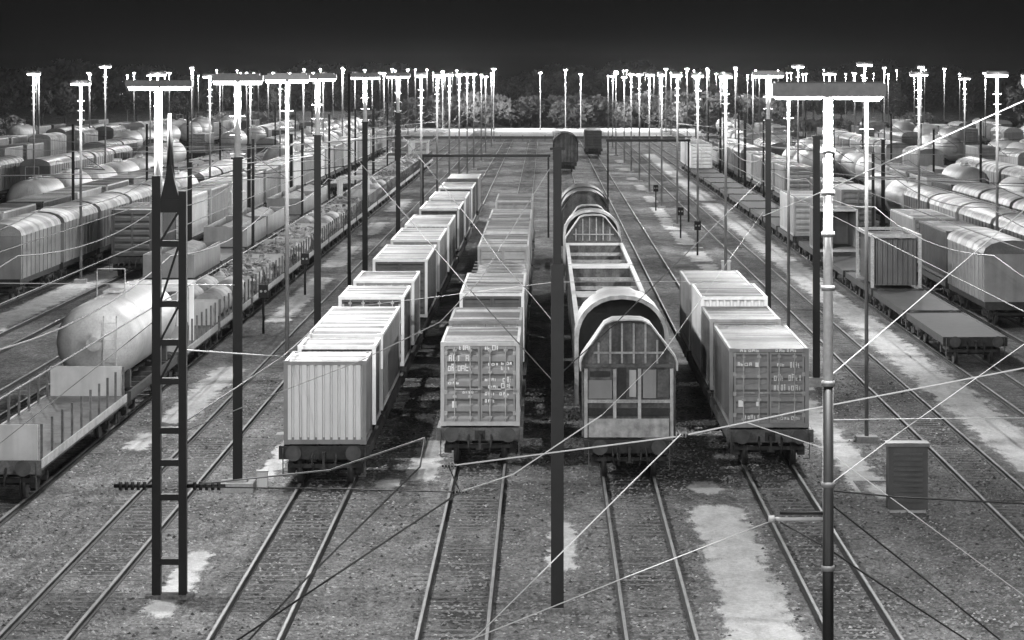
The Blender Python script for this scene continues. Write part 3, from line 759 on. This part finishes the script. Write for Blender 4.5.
def pole_mesh(z0, z1, r0, r1, m, rungs=False):
    mb = MB(); mb.cyl((0, 0, z0), (0, 0, z1), r0, r1, n=12)
    if rungs:
        z = z1 - 3.2
        while z < z1 - .5: mb.cyl((-.22, 0, z), (.22, 0, z), .018, n=5); z += .55
    return mb.mesh('pole', m)
def lamp_mast(X, D, label, h=11.8, wd=1.5, power=None, r=.1, group=None, light=True, two=True, m=None, rungs=True):
    t = thing('lamp_mast', label, 'lamp mast', (X, D, GZ), group)
    m = m or mast_l
    ob('pole', cached(('pole', h, r, m.name, rungs), lambda: pole_mesh(0, h - GZ, r, r * .75, m, rungs)), t)
    ob('foundation', cached('fnd', lambda: MB().box(-.35, .35, -.35, .35, -.3, .22).mesh('foundation', conc)), t)
    if light: lamp_head(t, h - GZ, wd, LAMP_W if power is None else power, two)
    return t
def hbeam(z0, z1, w_=.3, d=.3, m=None):
    mb = MB(); mb.box(-w_/2, w_/2, -d/2, -d/2 + .03, z0, z1); mb.box(-w_/2, w_/2, d/2 - .03, d/2, z0, z1); mb.box(-.015, .015, -d/2 + .031, d/2 - .031, z0, z1)
    return mb
def catenary_mast(X, D, label, h=9.55, lamp=11.8, w_=.26, power=None, group=None, arm=None):
    t = thing('catenary_mast', label, 'mast', (X, D, GZ), group)
    ob('mast', cached(('hb', h, w_), lambda: hbeam(0.3, h - GZ, w_, w_).mesh('mast', mast_d)), t)
    ob('cap_plate', cached(('cap', w_), lambda: MB().box(-w_*.7, w_*.7, -w_*.7, w_*.7, 0, .06).mesh('cap_plate', mast_d)), t, (0, 0, h - GZ + .002))
    ob('foundation', cached('fnd2', lambda: MB().box(-.5, .5, -.5, .5, -.3, .28).box(-.3, .3, -.3, .3, .281, .34).mesh('foundation', conc)), t)
    if lamp:
        ob('lamp_pole', cached(('lp', h, lamp), lambda: pole_mesh(h - GZ + .063, lamp - GZ, .1, .085, mast_l, True)), t)
        lamp_head(t, lamp - GZ, 1.5, LAMP_W if power is None else power, True)
    if arm:
        part('cantilever', MB().cyl((0, 0, 6.4), (arm, 0, 6.2), .035, n=8).cyl((0, 0, 7.6), (arm * .95, 0, 6.22), .025, n=8), mast_g, t)
    return t
# row left of the white ribbed train
ROW_L = [(93.7, 'mast'), (126.6, 'mast'), (160.0, 'mast'), (196.0, 'mast'), (230, 'mast'), (264, 'mast'), (298, 'mast'), (332, 'mast'), (366, 'mast'), (400, 'mast')]
for i, (D, _) in enumerate(ROW_L):
    if i < 4: catenary_mast(-9.0, D, 'dark lamp-topped mast, %s beyond the lattice mast in the left row' % ORD[i], group='masts left of the white ribbed train')
    else: lamp_mast(-8.9, D, 'pale lamp pole, %s in the row beyond the dark masts on the left' % ORD[i - 4], r=.09, wd=.8, m=mast_f, two=False, group='lamp poles beyond the left masts')
lamp_mast(-8.6, 106.7, 'thin lamp pole standing just left of the white ribbed train', r=.075, m=mast_g)
t = thing('signal_pole', 'tall thin dark pole without lamp left of the white ribbed train', 'pole', (-8.75, 143.0, GZ))
part('pole', MB().cyl((0, 0, 0), (0, 0, 12.2), .09, .06, n=10), mast_d, t); part('foundation', MB().box(-.3, .3, -.3, .3, -.2, .2), conc, t)
# row right of the right train
for i, (D, hh) in enumerate([(125.0, 9.55), (152.0, 9.8), (186.0, 9.55), (220.0, 9.55), (254.0, 9.55), (288.0, 9.55), (322.0, 9.55), (356.0, 9.55), (390.0, 9.55)]):
    if i < 2: catenary_mast(10.6, D, ['dark mast without lamp nearest the big lamp mast on the right', 'dark lamp-topped mast right of the short train'][i], h=hh, lamp=None if i == 0 else 11.9, group='masts right of the short train')
    else: lamp_mast(10.5, D, 'pale lamp pole, %s in the row beyond the dark masts on the right' % ORD[i - 2], r=.09, wd=.8, m=mast_f, two=False, group='lamp poles beyond the right masts')
lamp_mast(10.65, 106.0, 'thin lamp pole in front of the mast row at the right', r=.07, h=11.2, m=mast_g, wd=.9)
lamp_mast(10.5, 138.0, 'thin pole between the first and second mast of the right row', r=.07, h=11.1, m=mast_g, wd=.9)
# centre mast
t = thing('catenary_mast', 'tall dark steel mast standing between the lettered grey train and the hood wagon', 'mast', (.28, 72.7, GZ))
part('mast', hbeam(.05, 10.5, .19, .24), mast_d, t); part('foundation', MB().box(-.34, .34, -.34, .34, -.3, .12), sleeper_m, t)
part('sleeve', MB().box(-.145, .145, -.16, .16, .1, 7.9), M('mast sleeve', .016, .6, .3, 1.0), t)
part('cap_plate', MB().box(-.17, .17, -.19, .19, 10.502, 10.55), mast_d, t)
# big lamp mast in the right foreground
t = thing('lamp_mast', 'big bright lamp mast with wide flat head in the right foreground', 'lamp mast', (4.75, 53.7, GZ))
part('lower_pole', MB().cyl((0, 0, 0), (0, 0, 7.0), .1, .09, n=14), M('unlit pole shade', .014, .5, .3, 1.2), t); part('pole', MB().cyl((0, 0, 7.0), (0, 0, 11.85), .085, .075, n=14), mast_l, t)  # one pole in two tones: shade of the unlit lower part painted in
clampm = MB()
for z in (1.6, 3.9, 5.3, 7.0, 8.6, 9.5, 10.2, 10.9): clampm.cyl((0, 0, z), (0, 0, z + .09), .115, n=12)
part('clamp', clampm, mast_f, t); part('foundation', MB().box(-.4, .4, -.4, .4, -.3, .25), conc, t)
lh = part('luminaire', MB().box(-.95, .95, -.28, .28, 11.86, 12.08), mast_g, t)
part('top_plate', MB().box(-.9, .9, -.22, .22, 12.082, 12.11), dark_p, lh)
for s in (-1, 1): part('lamp_bowl', MB().solid([(s*.5 - .4, 11.858), (s*.5 - .36, 11.81), (s*.5 + .36, 11.81), (s*.5 + .4, 11.858)], -.24, .24), lens_m, lh)
for s in (-1, 1): add_light(t, (s * .5, 0, 11.69), LAMP_W / 2)
# lattice mast in the left foreground
t = thing('lattice_mast', 'black lattice mast with battens and a spike in the left foreground', 'mast', (-8.75, 74.6, GZ))
part('leg', MB().box(-.40, -.20, -.14, .14, .05, 9.85), mast_d, t); part('leg', MB().box(.22, .40, -.14, .14, .05, 9.5), mast_d, t)
bm_ = cached('batten', lambda: MB().box(-.199, .219, -.15, .15, 0, .14).mesh('batten', mast_d))
for z in (.8, 2.3, 3.1, 3.85, 5.0, 5.9, 6.8, 8.2): ob('batten', bm_, t, (0, 0, z))
for z0, z1 in ((5.14, 5.9), (6.04, 6.8), (6.94, 8.2), (8.34, 9.0)): part('diagonal', MB().bar((-.19, -.1, z0), (.21, -.1, z1), .04, .05), mast_d, t)
part('head_frame', MB().box(-.199, .219, -.13, .13, 9.0, 9.3).solid([(-.2, 9.301), (.24, 9.301), (.12, 9.75), (.06, 10.1), (-.04, 10.1), (-.1, 9.75)], -.12, .12), mast_d, t)
part('spike', MB().cyl((.02, 0, 9.5), (.0, 0, 11.3), .12, .035, n=8), mast_d, t)
part('lamp_pole', MB().cyl((-.3, .3, 8.2), (-.3, .3, 11.9), .1, .085, n=12), mast_l, t)
part('bracket', MB().box(-.38, -.22, .141, .36, 8.4, 8.6).box(-.38, -.22, .141, .36, 9.4, 9.6), mast_d, t)
lh = part('luminaire', MB().box(-1.05, .5, .1, .5, 11.93, 12.08), mast_g, t)
for s in (-1, 1): part('lamp_bowl', MB().solid([(-.28 + s*.38 - .33, 11.928), (-.28 + s*.38 - .3, 11.84), (-.28 + s*.38 + .3, 11.84), (-.28 + s*.38 + .33, 11.928)], .14, .46), lens_m, lh)
for s in (-1, 1): add_light(t, (-.28 + s * .5, .3, 11.75), LAMP_W / 2)
part('foundation', MB().box(-.55, .55, -.3, .3, -.3, .1), sleeper_m, t)
ins = MB()
for s in (-1, 1):
    for k in range(5): ins.cyl((s*(.55 + k*.14), 0, 2.62), (s*(.62 + k*.14), 0, 2.62), .1, n=10)
    ins.cyl((s*.4, 0, 2.62), (s*1.3, 0, 2.62), .045, n=8)
part('insulator', ins, mast_d, t)
# the rows go on towards and past the bridge the photograph is taken from
for i, (X, D) in enumerate([(-8.75, 42.0), (10.6, 66.0), (10.6, 34.0), (-8.75, 12.0), (10.6, 4.0)]):
    lamp_mast(X, D, 'lamp mast of the yard rows near the camera, %s out of the picture' % ORD[i], group='lamp masts near the bridge')
# farther rows of lamp masts
far_rows = [(-26.75, 150, 1000, 34), (24.5, 170, 1000, 34), (-44.75, 280, 1000, 40), (42.5, 280, 1000, 40), (-67.25, 420, 1000, 46), (65.0, 420, 1000, 46), (-8.9, 434, 560, 40), (10.6, 424, 560, 40), (-90, 560, 1000, 60), (88, 560, 1000, 60)]
q = random.Random(4)
RN = {-26.75: 'innermost left', 24.5: 'innermost right', -44.75: 'second left', 42.5: 'second right', -67.25: 'third left', 65.0: 'third right', -8.9: 'central left', 10.6: 'central right', -90: 'outermost left', 88: 'outermost right'}
for X, a, b, st in far_rows:
    D = a + q.uniform(0, 10); n = 0
    while D < b:
        hh = round(11.4 + q.choice([0, .3, .5, 1.2]), 2)
        lamp_mast(X + q.uniform(-.3, .3), D, '%s lamp mast from the front in the %s row of distant lamps' % (ORD[n], RN[X]), h=hh, wd=q.choice([.35, .5, .8]) if D > 330 else 1.2, r=.09, power=LAMP_W * .8, m=mast_f, group='distant lamp masts', two=False, rungs=D < 330)
        n += 1; D += st * q.uniform(.9, 1.1)
# dark masts without lamps farther out
for i, (X, D, h) in enumerate([(-22.2, 200.0, 6.4), (-22.2, 240.0, 6.6), (-22.2, 280, 6.6), (24.3, 230.0, 7.2), (24.3, 270.0, 7.2), (-17.7, 330.0, 8.2), (-17.7, 380.0, 8.2), (20.0, 320.0, 8.0), (20.0, 365.0, 8.0)]):
    catenary_mast(X, D, ['dark post nearest the black container on the left', 'dark post beside the pale ribbed boxes on the left', 'farther dark post beside the pale ribbed boxes', 'dark post beyond the framed container on the right', 'farther dark post beyond the framed container', 'dark post beside the far stake wagons on the left', 'farthest dark post beside the stake wagons on the left', 'dark post beside the far path wagons on the right', 'farthest dark post beside the path wagons on the right'][i], h=h, lamp=None, group='dark outer masts')

# slim overhead-line masts standing among the side trains
q = random.Random(17)
for X, side, row in ((-17.75, 'left', 'behind the stake wagons'), (-31.25, 'left', 'beyond the pale ribbed boxes'), (20.0, 'right', 'behind the path wagons'), (33.5, 'right', 'beyond the far right boxes')):
    D = 168 + q.uniform(0, 10) + abs(X) * 1.2; n = 0
    while D < 430:
        h_ = q.choice([7.4, 8.2, 8.8])
        t = thing('catenary_mast', '%s slim dark mast with arm in the %s row %s' % (ORD[n], side, row), 'mast', (X, D, GZ), 'slim masts among the side trains')
        ob('mast', cached(('slim', h_), lambda: hbeam(.1, h_, .17, .17).mesh('mast', mast_d)), t)
        ob('cantilever', cached('slimarm', lambda: MB().cyl((0, 0, 5.9), (2.1, 0, 5.8), .035, n=6).cyl((0, 0, 7.2), (2.0, 0, 5.86), .025, n=6).mesh('cantilever', mast_g)), t)
        ob('foundation', cached('slimfoot', lambda: MB().box(-.25, .25, -.25, .25, -.3, .15).mesh('foundation', conc)), t)
        D += q.uniform(27, 40); n += 1
# portal beams between mast rows
def portal(x0, x1, D, z, label):
    t = thing('portal_beam', label, 'beam', (0, D, 0))
    part('beam', MB().box(x0, x1, -.1, .1, z, z + .2), mast_d, t)
    for x in (x0 + .15, x1 - .15): part('post', MB().box(x - .07, x + .07, -.07, .07, GZ, z - .001), mast_d, t)
portal(-9.2, .4, 237.0, 5.8, 'dark portal beam crossing over the two container trains')
portal(5.0, 11.9, 262.0, 6.4, 'dark portal beam crossing over the empty right track')

# ------------------------------------------------------------------ wires
def wire(pts, label, m, r=.016, sag=0.0, group='overhead wires'):
    r *= .64
    mb = MB(); P3 = []
    for a, b in zip(pts, pts[1:]):
        n = 8
        for i in range(n): 
            u = i / n; p = a.lerp(b, u); p.z -= sag * 4 * u * (1 - u); P3.append(p)
    P3.append(pts[-1])
    o = P3[0].copy()
    for a, b in zip(P3, P3[1:]): mb.cyl(a - o, b - o, r, n=6, cap=False)
    return tag(ob('overhead_wire', mb.mesh('overhead_wire', m), None, o), label, 'wire', group)
def px(*t): return [P(*a) for a in t]
wire(px((460, 492, 62), (449, 467, 62)), 'short dark dropper wire before the lettered train', wire_d, .02)
wire(px((449, 466, 62), (681, 436, 62), (800, 411, 62), (1040, 365, 62)), 'bright wire sagging across the front of hood wagon and right train', wire_l, .024)
wire(px((460, 492, 62), (512, 475, 61), (602, 415, 61)), 'bright wire rising steeply from below the lettered doors to the hood wagon', wire_l, .02)
wire(px((602, 415, 61), (660, 357, 66), (763, 212, 152)), 'thin grey wire climbing from the hood wagon towards the right mast', wire_m, .011)
wire(px((440, 673, 56), (538, 576, 56), (681, 434, 60)), 'bright straight wire dropping left from the hood wagon to the bottom', wire_l, .018)
wire(px((420, 660, 52), (624, 578, 52), (774, 520, 54)), 'bright wire from the bottom edge up to the white arm on the right', wire_l, .016)
wire(px((745, 422, 62), (823, 448, 62), (1030, 600, 62)), 'thin bright wire running down right from the marked doors', wire_l, .014)
wire(px((1030, 98, 70), (896, 158, 70), (834, 187, 90), (763, 216, 152)), 'bright wire slanting up right behind the big lamp mast', wire_l, .022)
wire(px((829, 377, 53.8), (896, 320, 56), (1030, 205, 60)), 'bright wire slanting up to the right edge above the path', wire_l, .015)
wire(px((829, 420, 53.8), (896, 419, 56), (1030, 418, 60)), 'level pale wire at the right below the mast foot', wire_l, .012)
wire(px((829, 485, 53.8), (896, 435, 56), (1030, 340, 60)), 'short pale wire above the louvred cabinet', wire_l, .012)
wire(px((187, 430, 74.6), (280, 392, 72), (360, 361, 72), (440, 322, 72), (480, 280, 72), (552, 165, 72.7)), 'grey wire climbing over the white ribbed box to the centre mast', wire_m, .016)
wire(px((349, 150, 143), (455, 272, 84), (470, 290, 80), (522, 347, 75), (552, 380, 72.7)), 'dark wire slanting over the roof of the lettered grey train', wire_d, .022)
wire(px((402, 136, 196), (480, 232, 92), (498, 258, 84), (532, 296, 76), (552, 320, 72.7)), 'dark wire higher over the white roof of the second train', wire_d, .022)
wire(px((324, 310, 126), (410, 300, 90), (556, 282, 72.7), (763, 281, 152)), 'thin grey level wire tied to the centre mast', wire_m, .012)
wire(px((558, 376, 72.7), (617, 322, 74), (690, 250, 90), (763, 178, 152)), 'dark wire crossing the arch of the hood wagon', wire_d, .022)
wire(px((235, 655, 54), (300, 585, 56), (420, 467, 64), (425, 438, 66)), 'dark stay wire in the left foreground nearer the white box', wire_d, .03)
wire(px((215, 655, 56), (334, 576, 56), (460, 492, 62)), 'dark stay wire in the left foreground nearer the lettered train', wire_d, .03)
wire(px((200, 487, 74.2), (340, 489, 66), (460, 492, 62)), 'dark level wire from the lattice mast to the second track', wire_d, .024)
wire(px((200, 484, 74.2), (330, 470, 70), (425, 438, 66)), 'grey wire from the lattice mast rising past the white box', wire_m, .03)
wire(px((-30, 283, 90), (128, 284, 90), (238, 285, 93.7)), 'pale level wire in front of the white tank wagon', wire_l, .02)
wire(px((184, 350, 74.6), (287, 357, 106.7)), 'pale level rod from the lattice mast to the lamp pole', wire_m, .035)
wire(px((180, 425, 74.6), (282, 357, 90), (402, 252, 196)), 'dark wire slanting over the empty left track', wire_d, .03)
wire(px((-40, 475, 80), (128, 342, 77), (158, 318, 74.6)), 'pale wire slanting down left behind the lattice mast', wire_l, .02)
wire(px((826, 490, 53.8), (896, 497, 54), (1030, 504, 54)), 'dark level wire at the right above the white arm', wire_d, .026)
wire(px((828, 502, 53.8), (896, 556, 54), (1010, 648, 54)), 'dark wire slanting down right from the big lamp mast', wire_d, .026)
wire(px((780, 522, 54), (829, 549, 53.9), (868, 576, 54), (990, 655, 54)), 'dark wire slanting from the white arm to the bottom right', wire_d, .026)
for x, y, D, lab in ((449, 466, 62, 'small insulator where the bright wire meets the stay near the white box'), (460, 492, 62, 'small insulator where wires meet in front of the lettered train'), (681, 435, 61.5, 'small insulator on the bright wire in front of the hood wagon')):
    p = P(x, y, D); t = thing('insulator', lab, 'insulator', p)
    part('core', MB().cyl((-.14, 0, 0), (.14, 0, 0), .02, n=8), mast_d, t)
    for k in range(4): ob('disc', cached('disc', lambda: MB().cyl((-.012, 0, 0), (.012, 0, 0), .06, n=12).mesh('disc', mast_g)), t, (-.09 + k * .06, 0, 0))
# cross spans over the side tracks
for k, (x0, x1, D, z0, z1, m_) in enumerate([(-33, -9.0, 126.6, 8.6, 8.8, wire_m), (-33, -9.0, 160, 7.4, 7.5, wire_d), (-33, -9.0, 160, 8.8, 8.8, wire_m), (-33, -9.0, 196, 8.2, 8.2, wire_m), (-33, -9.0, 230, 7.6, 7.6, wire_d), (-33, -8.9, 264, 8.0, 8.0, wire_m), (10.6, 36, 125, 8.2, 8.3, wire_m), (10.6, 36, 152, 7.5, 7.5, wire_d), (10.6, 36, 186, 8.0, 8.0, wire_m), (10.5, 36, 220, 7.8, 7.8, wire_d), (10.5, 36, 254, 8.0, 8.0, wire_m)]):
    a, b = Vector((x0, D, z0)), Vector((x1, D, z1))
    wire([a, b], '%s thin cross-span wire from the front over the %s side tracks' % (ORD[k if k < 6 else k - 6], 'left' if x0 < 0 else 'right'), m_, .028, .7, 'cross spans over the side tracks')
# contact wires over the outer tracks
for X, nm in ((-11.0, 'empty track left of the mast row'), (-15.5, 'stake wagons on the left'), (13.2, 'empty track left of the bright path'), (17.75, 'flat wagons along the bright path'), (-20.0, 'gondolas far left'), (22.25, 'sidings far right')):
    for zz, tp in ((5.5, 'lower'), (6.7, 'upper')):
        pts = [Vector((X, y, zz)) for y in range(60, 500, 34)]
        wire(pts, '%s contact wire running along above the %s' % (tp, nm), wire_d, .034, .0 if tp == 'lower' else .45)
# white arm of the big lamp mast
t = thing('cantilever_arm', 'white horizontal arm with insulator left of the big lamp mast', 'arm', P(831, 519, 53.7))
part('arm_tube', MB().cyl((-.95, 0, 0), (0, 0, 0), .032, n=10), light_p, t); part('insulator', MB().cyl((-1.05, 0, 0), (-.95, 0, 0), .06, n=10), light_p, t)
part('stay', MB().cyl((-.86, 0, .1), (.02, 0, .1), .03, n=8), mast_d, t)

# ------------------------------------------------------------------ cabinets and small trackside things
def louvre_cabinet(loc, label):
    t = thing('relay_cabinet', label, 'cabinet', loc)
    part('body', MB().box(-.55, .55, 0, .6, .1, 1.85), M('cabinet grey', .09, .6, .2, 1.5, streak=.2), t)
    part('roof', MB().box(-.6, .6, -.06, .66, 1.852, 1.95), mast_g, t); part('plinth', MB().box(-.5, .5, .05, .55, -.1, .098), conc, t)
    lm = cached('louvre', lambda: MB().solid([(-.4, 0), (.4, 0), (.4, .07), (-.4, .07)], -.04, 0).mesh('louvre', dark_p))
    for k in range(10): ob('louvre', lm, t, (0, -.003, .3 + k * .145))
    return t
louvre_cabinet((10.1, 89.0, GZ), 'grey louvred relay cabinet at the lower right edge')
t = thing('marker_box', 'small white box standing by the track beyond the right short train', 'box', (10.75, 190.0, GZ))
part('body', MB().box(-.25, .25, -.2, .2, .12, 1.0), white_p, t); part('lid', MB().box(-.29, .29, -.24, .24, 1.002, 1.08), white_p, t); part('foot', MB().box(-.2, .2, -.15, .15, -.1, .118), conc, t)
t = thing('marker_box', 'small white box beside the foot of the nearest dark mast on the left', 'box', (-8.35, 94.6, GZ))
part('body', MB().box(-.15, .15, -.12, .12, 0, .45), white_p, t); part('lid', MB().box(-.18, .18, -.15, .15, .452, .5), light_p, t)
for i, (X, D) in enumerate([(10.2, 214.0), (10.0, 236.0), (9.8, 283.0), (-13.2, 150.0), (-13.2, 176.0)]):
    t = thing('shunting_signal', ['low signal post nearest the white marker box on the right path', 'second low signal post on the right path', 'farthest low signal post on the right path', 'low signal post on the left path by the pipes', 'farther low signal post on the left path'][i], 'signal', (X, D, GZ), 'low signals on the paths')
    part('post', MB().cyl((0, 0, 0), (0, 0, 1.7), .06, n=8), mast_d, t); part('signal_head', MB().box(-.22, .22, -.12, .12, 1.7, 2.3), mast_d, t)
    for s in (-.1, .1): part('lamp_lens', MB().cyl((s, -.14, 2.0), (s, -.121, 2.0), .06, n=10), conc, t)

# ------------------------------------------------------------------ far end: wall, trees, wood
t = thing('fence', 'low dark fence crossing the far end of the tracks', 'fence', (0, 574, GZ))
for k in range(40):
    ob('rail_bar', cached('fbar', lambda: MB().box(0, 3.99, -.04, .04, .3, .75).mesh('rail_bar', dark_p)), t, (-80 + k * 4, 0, 0))
    ob('post', cached('fpost', lambda: MB().box(-.06, .06, -.06, .06, 0, .95).mesh('post', dark_p)), t, (-80 + k * 4, .12, 0))
def crown_mesh(seed, rx, rz, n, leaf, m, zc):
    q2 = random.Random(seed); mb = MB(); cl = []
    for _ in range(int(9 + rx * 3)):
        while True:
            p = Vector((q2.uniform(-1, 1), q2.uniform(-1, 1), q2.uniform(-1, 1)))
            if p.length < 1: break
        cl.append((Vector((p.x * rx * .8, p.y * rx * .8, zc + p.z * rz * .8)), q2.uniform(.22, .42) * rx))
    for _ in range(n):
        c, r_ = q2.choice(cl)
        d = Vector((q2.gauss(0, 1), q2.gauss(0, 1), q2.gauss(0, 1))).normalized() * r_ * q2.uniform(.55, 1.05); d.z *= .8
        p = c + d; u = Vector((q2.gauss(0, 1), q2.gauss(0, 1), q2.gauss(0, 1))).normalized(); v = u.orthogonal().normalized(); l = leaf * q2.uniform(.6, 1.3)
        k = len(mb.v); mb.v += [tuple(p - u * l), tuple(p + v * l * .55), tuple(p + u * l), tuple(p - v * l * .55)]
        mb.f.append((k, k + 1, k + 2, k + 3)); mb.sm.append(False)
    return mb.mesh('crown', m)
def trunk_mesh(seed, h, r_):
    q2 = random.Random(seed); mb = MB(); mb.cyl((0, 0, -.2), (0, 0, h), r_, r_ * .45, n=8)
    for k in range(5):
        a = q2.uniform(0, 6.28); z = h * q2.uniform(.45, .95); l = h * q2.uniform(.3, .5)
        mb.cyl((0, 0, z), (math.cos(a) * l, math.sin(a) * l, z + l * .8), r_ * .4, r_ * .12, n=5)
    return mb.mesh('trunk', bark_m)
def tree(X, D, v, label, group, s=1.0):
    t = thing('tree', label, 'tree', (X, D, GZ), group, rz=X * 1.7 % 6.28)
    rx, rz, zc, n = [(3.6, 4.2, 7.0, 2600), (4.4, 4.0, 7.2, 2800), (3.0, 4.6, 6.8, 2200)][v]
    ob('trunk', cached(('tr', v), lambda: trunk_mesh(v, zc * .9, .28)), t); ob('crown', cached(('cr', v), lambda: crown_mesh(v + 1, rx, rz, n, .42, leaf_m, zc)), t)
    t.scale = (s, s, s); return t
def bush(X, D, v, label, group, s=1.0):
    t = thing('bush', label, 'bush', (X, D, GZ), group, rz=X * 2.3 % 6.28)
    ob('stem', cached(('st', v), lambda: trunk_mesh(v + 20, 1.4, .08)), t); ob('foliage', cached(('fo', v), lambda: crown_mesh(v + 9, 2.2, 1.3, 1500, .26, leaf_l, 1.5)), t)
    t.scale = (s, s, s); return t
q = random.Random(31)
for i, X in enumerate((-34.0, -22.0, -11.0, -1.0, 4.4, 7.6, 15.0, 26.0, 38.0)):
    lamp_mast(X, 676.0 + (i * 5 % 3) * 6, '%s lamp mast from left along the pale far clearing' % ORD[i], h=round(11.6 + (i * 7 % 5) * .3, 2), wd=.9, r=.1, power=LAMP_W * 2.4, group='lamp masts along the far clearing', two=False, rungs=False)
for k in range(26):
    X = -14 + k * 1.75 + q.uniform(-1, 1); tree(X, 738 + q.uniform(0, 50), k % 3, '%s dark leafy tree from left behind the pale far clearing' % ORD[k], 'trees behind the clearing', q.uniform(.85, 1.15))
for k in range(44):
    X = -30 + k * 1.9 + q.uniform(-1, 1); bush(X, 702 + q.uniform(0, 30), k % 2, '%s pale bush from left along the far clearing' % ORD[k], 'bushes along the far clearing', q.uniform(1.9, 3.3))
for k in range(40):
    sgn = -1 if k % 2 else 1
    X = sgn * q.uniform(28, 120); D = q.uniform(565, 640); bush(X, D, k % 2, 'pale bush among the far %s sidings, %s of the bushes there' % ('left' if sgn < 0 else 'right', ORD[k // 2]), 'bushes among the far sidings', q.uniform(1.0, 2.0))
for k in range(34):
    sgn = -1 if k % 2 else 1
    X = sgn * q.uniform(34, 150); D = q.uniform(650, 760); tree(X, D, k % 3, 'dark leafy tree beyond the far %s sidings, %s of the trees there' % ('left' if sgn < 0 else 'right', ORD[k // 2]), 'trees beyond the far sidings', q.uniform(.7, 1.0))
# the wood on the horizon reads as one dark mass
mb = MB(); q = random.Random(77)
for _ in range(60000):
    X = q.uniform(-330, 330); D = 1060 + q.uniform(0, 60)
    top = 12.4 + 2.0 * math.sin(X * .07) + 1.2 * math.sin(X * .23 + 1) + .8 * math.sin(X * .61)
    z = top * (q.random() ** .6); p = Vector((X, D, z)); u = Vector((q.gauss(0, 1), q.gauss(0, 1), q.gauss(0, 1))).normalized(); v = u.orthogonal(); l = q.uniform(.6, 1.3)
    k = len(mb.v); mb.v += [tuple(p - u * l), tuple(p + v * l * .6), tuple(p + u * l), tuple(p - v * l * .6)]; mb.f.append((k, k + 1, k + 2, k + 3)); mb.sm.append(False)
o = ob('far_wood', mb.mesh('far_wood', leaf_m)); tag(o, 'dark wood along the horizon behind the yard lamps', 'wood', kind='stuff')

# loose stones and tufts on the near ground
def stones(n, x0, x1, y0, y1, seed, m, name, label, rmin, rmax):
    q2 = random.Random(seed); mb = MB()
    for _ in range(n):
        x = q2.uniform(x0, x1); y = y0 + (y1 - y0) * q2.random() ** 1.3; r_ = q2.uniform(rmin, rmax); k = len(mb.v); z = GZ + r_ * .15
        if min(abs(abs(x - c) - .7525) for c in MAIN + LEFT[:2]) < .12: continue
        if any(abs(x - c) < hw_ and d0 < y < d1 for c, hw_, d0, d1 in SAND[:16]): continue
        a = q2.uniform(0, 1.57); ca, sa = math.cos(a) * r_, math.sin(a) * r_
        mb.v += [(x + ca, y + sa, z), (x - sa * .8, y + ca * .8, z), (x - ca, y - sa, z), (x + sa * .8, y - ca * .8, z), (x + q2.uniform(-.3, .3) * r_, y + q2.uniform(-.3, .3) * r_, z + r_ * q2.uniform(.4, .8))]
        mb.f += [(k, k+1, k+4), (k+1, k+2, k+4), (k+2, k+3, k+4), (k+3, k, k+4)]; mb.sm += [False] * 4
    o = ob(name, mb.mesh(name, m)); tag(o, label, 'gravel', kind='stuff')
stones(42000, -15, 14, 60, 130, 3, M('gravel stone', .26, .9, .6, .9), 'gravel', 'loose grey gravel strewn over the near tracks', .03, .075)
stones(4000, -15, 14, 60, 130, 4, M('pale gravel stone', .5, .9, .5, .9), 'pale_gravel', 'pale stones strewn among the near tracks', .03, .06)
stones(3000, -15, 14, 60, 130, 5, M('dark gravel stone', .07, .9, .5, .9), 'dark_gravel', 'dark oily stones strewn among the near tracks', .03, .08)

# thin night air: lamps glow in it and the far end of the yard pales
hz = bpy.data.materials.new('night air'); hz.use_nodes = True
ht = hz.node_tree; ht.nodes.clear(); ho = ht.nodes.new('ShaderNodeOutputMaterial'); hv = ht.nodes.new('ShaderNodeVolumePrincipled')
hv.inputs['Color'].default_value = (.9, .9, .9, 1); hv.inputs['Density'].default_value = 0.00003; hv.inputs['Anisotropy'].default_value = 0.4
ht.links.new(hv.outputs[0], ho.inputs['Volume'])
o = ob('haze', MB().box(-260, 260, -60, 1150, -1.3, 18.5).mesh('haze', hz)); tag(o, 'thin night haze over the whole yard', 'haze', kind='stuff')
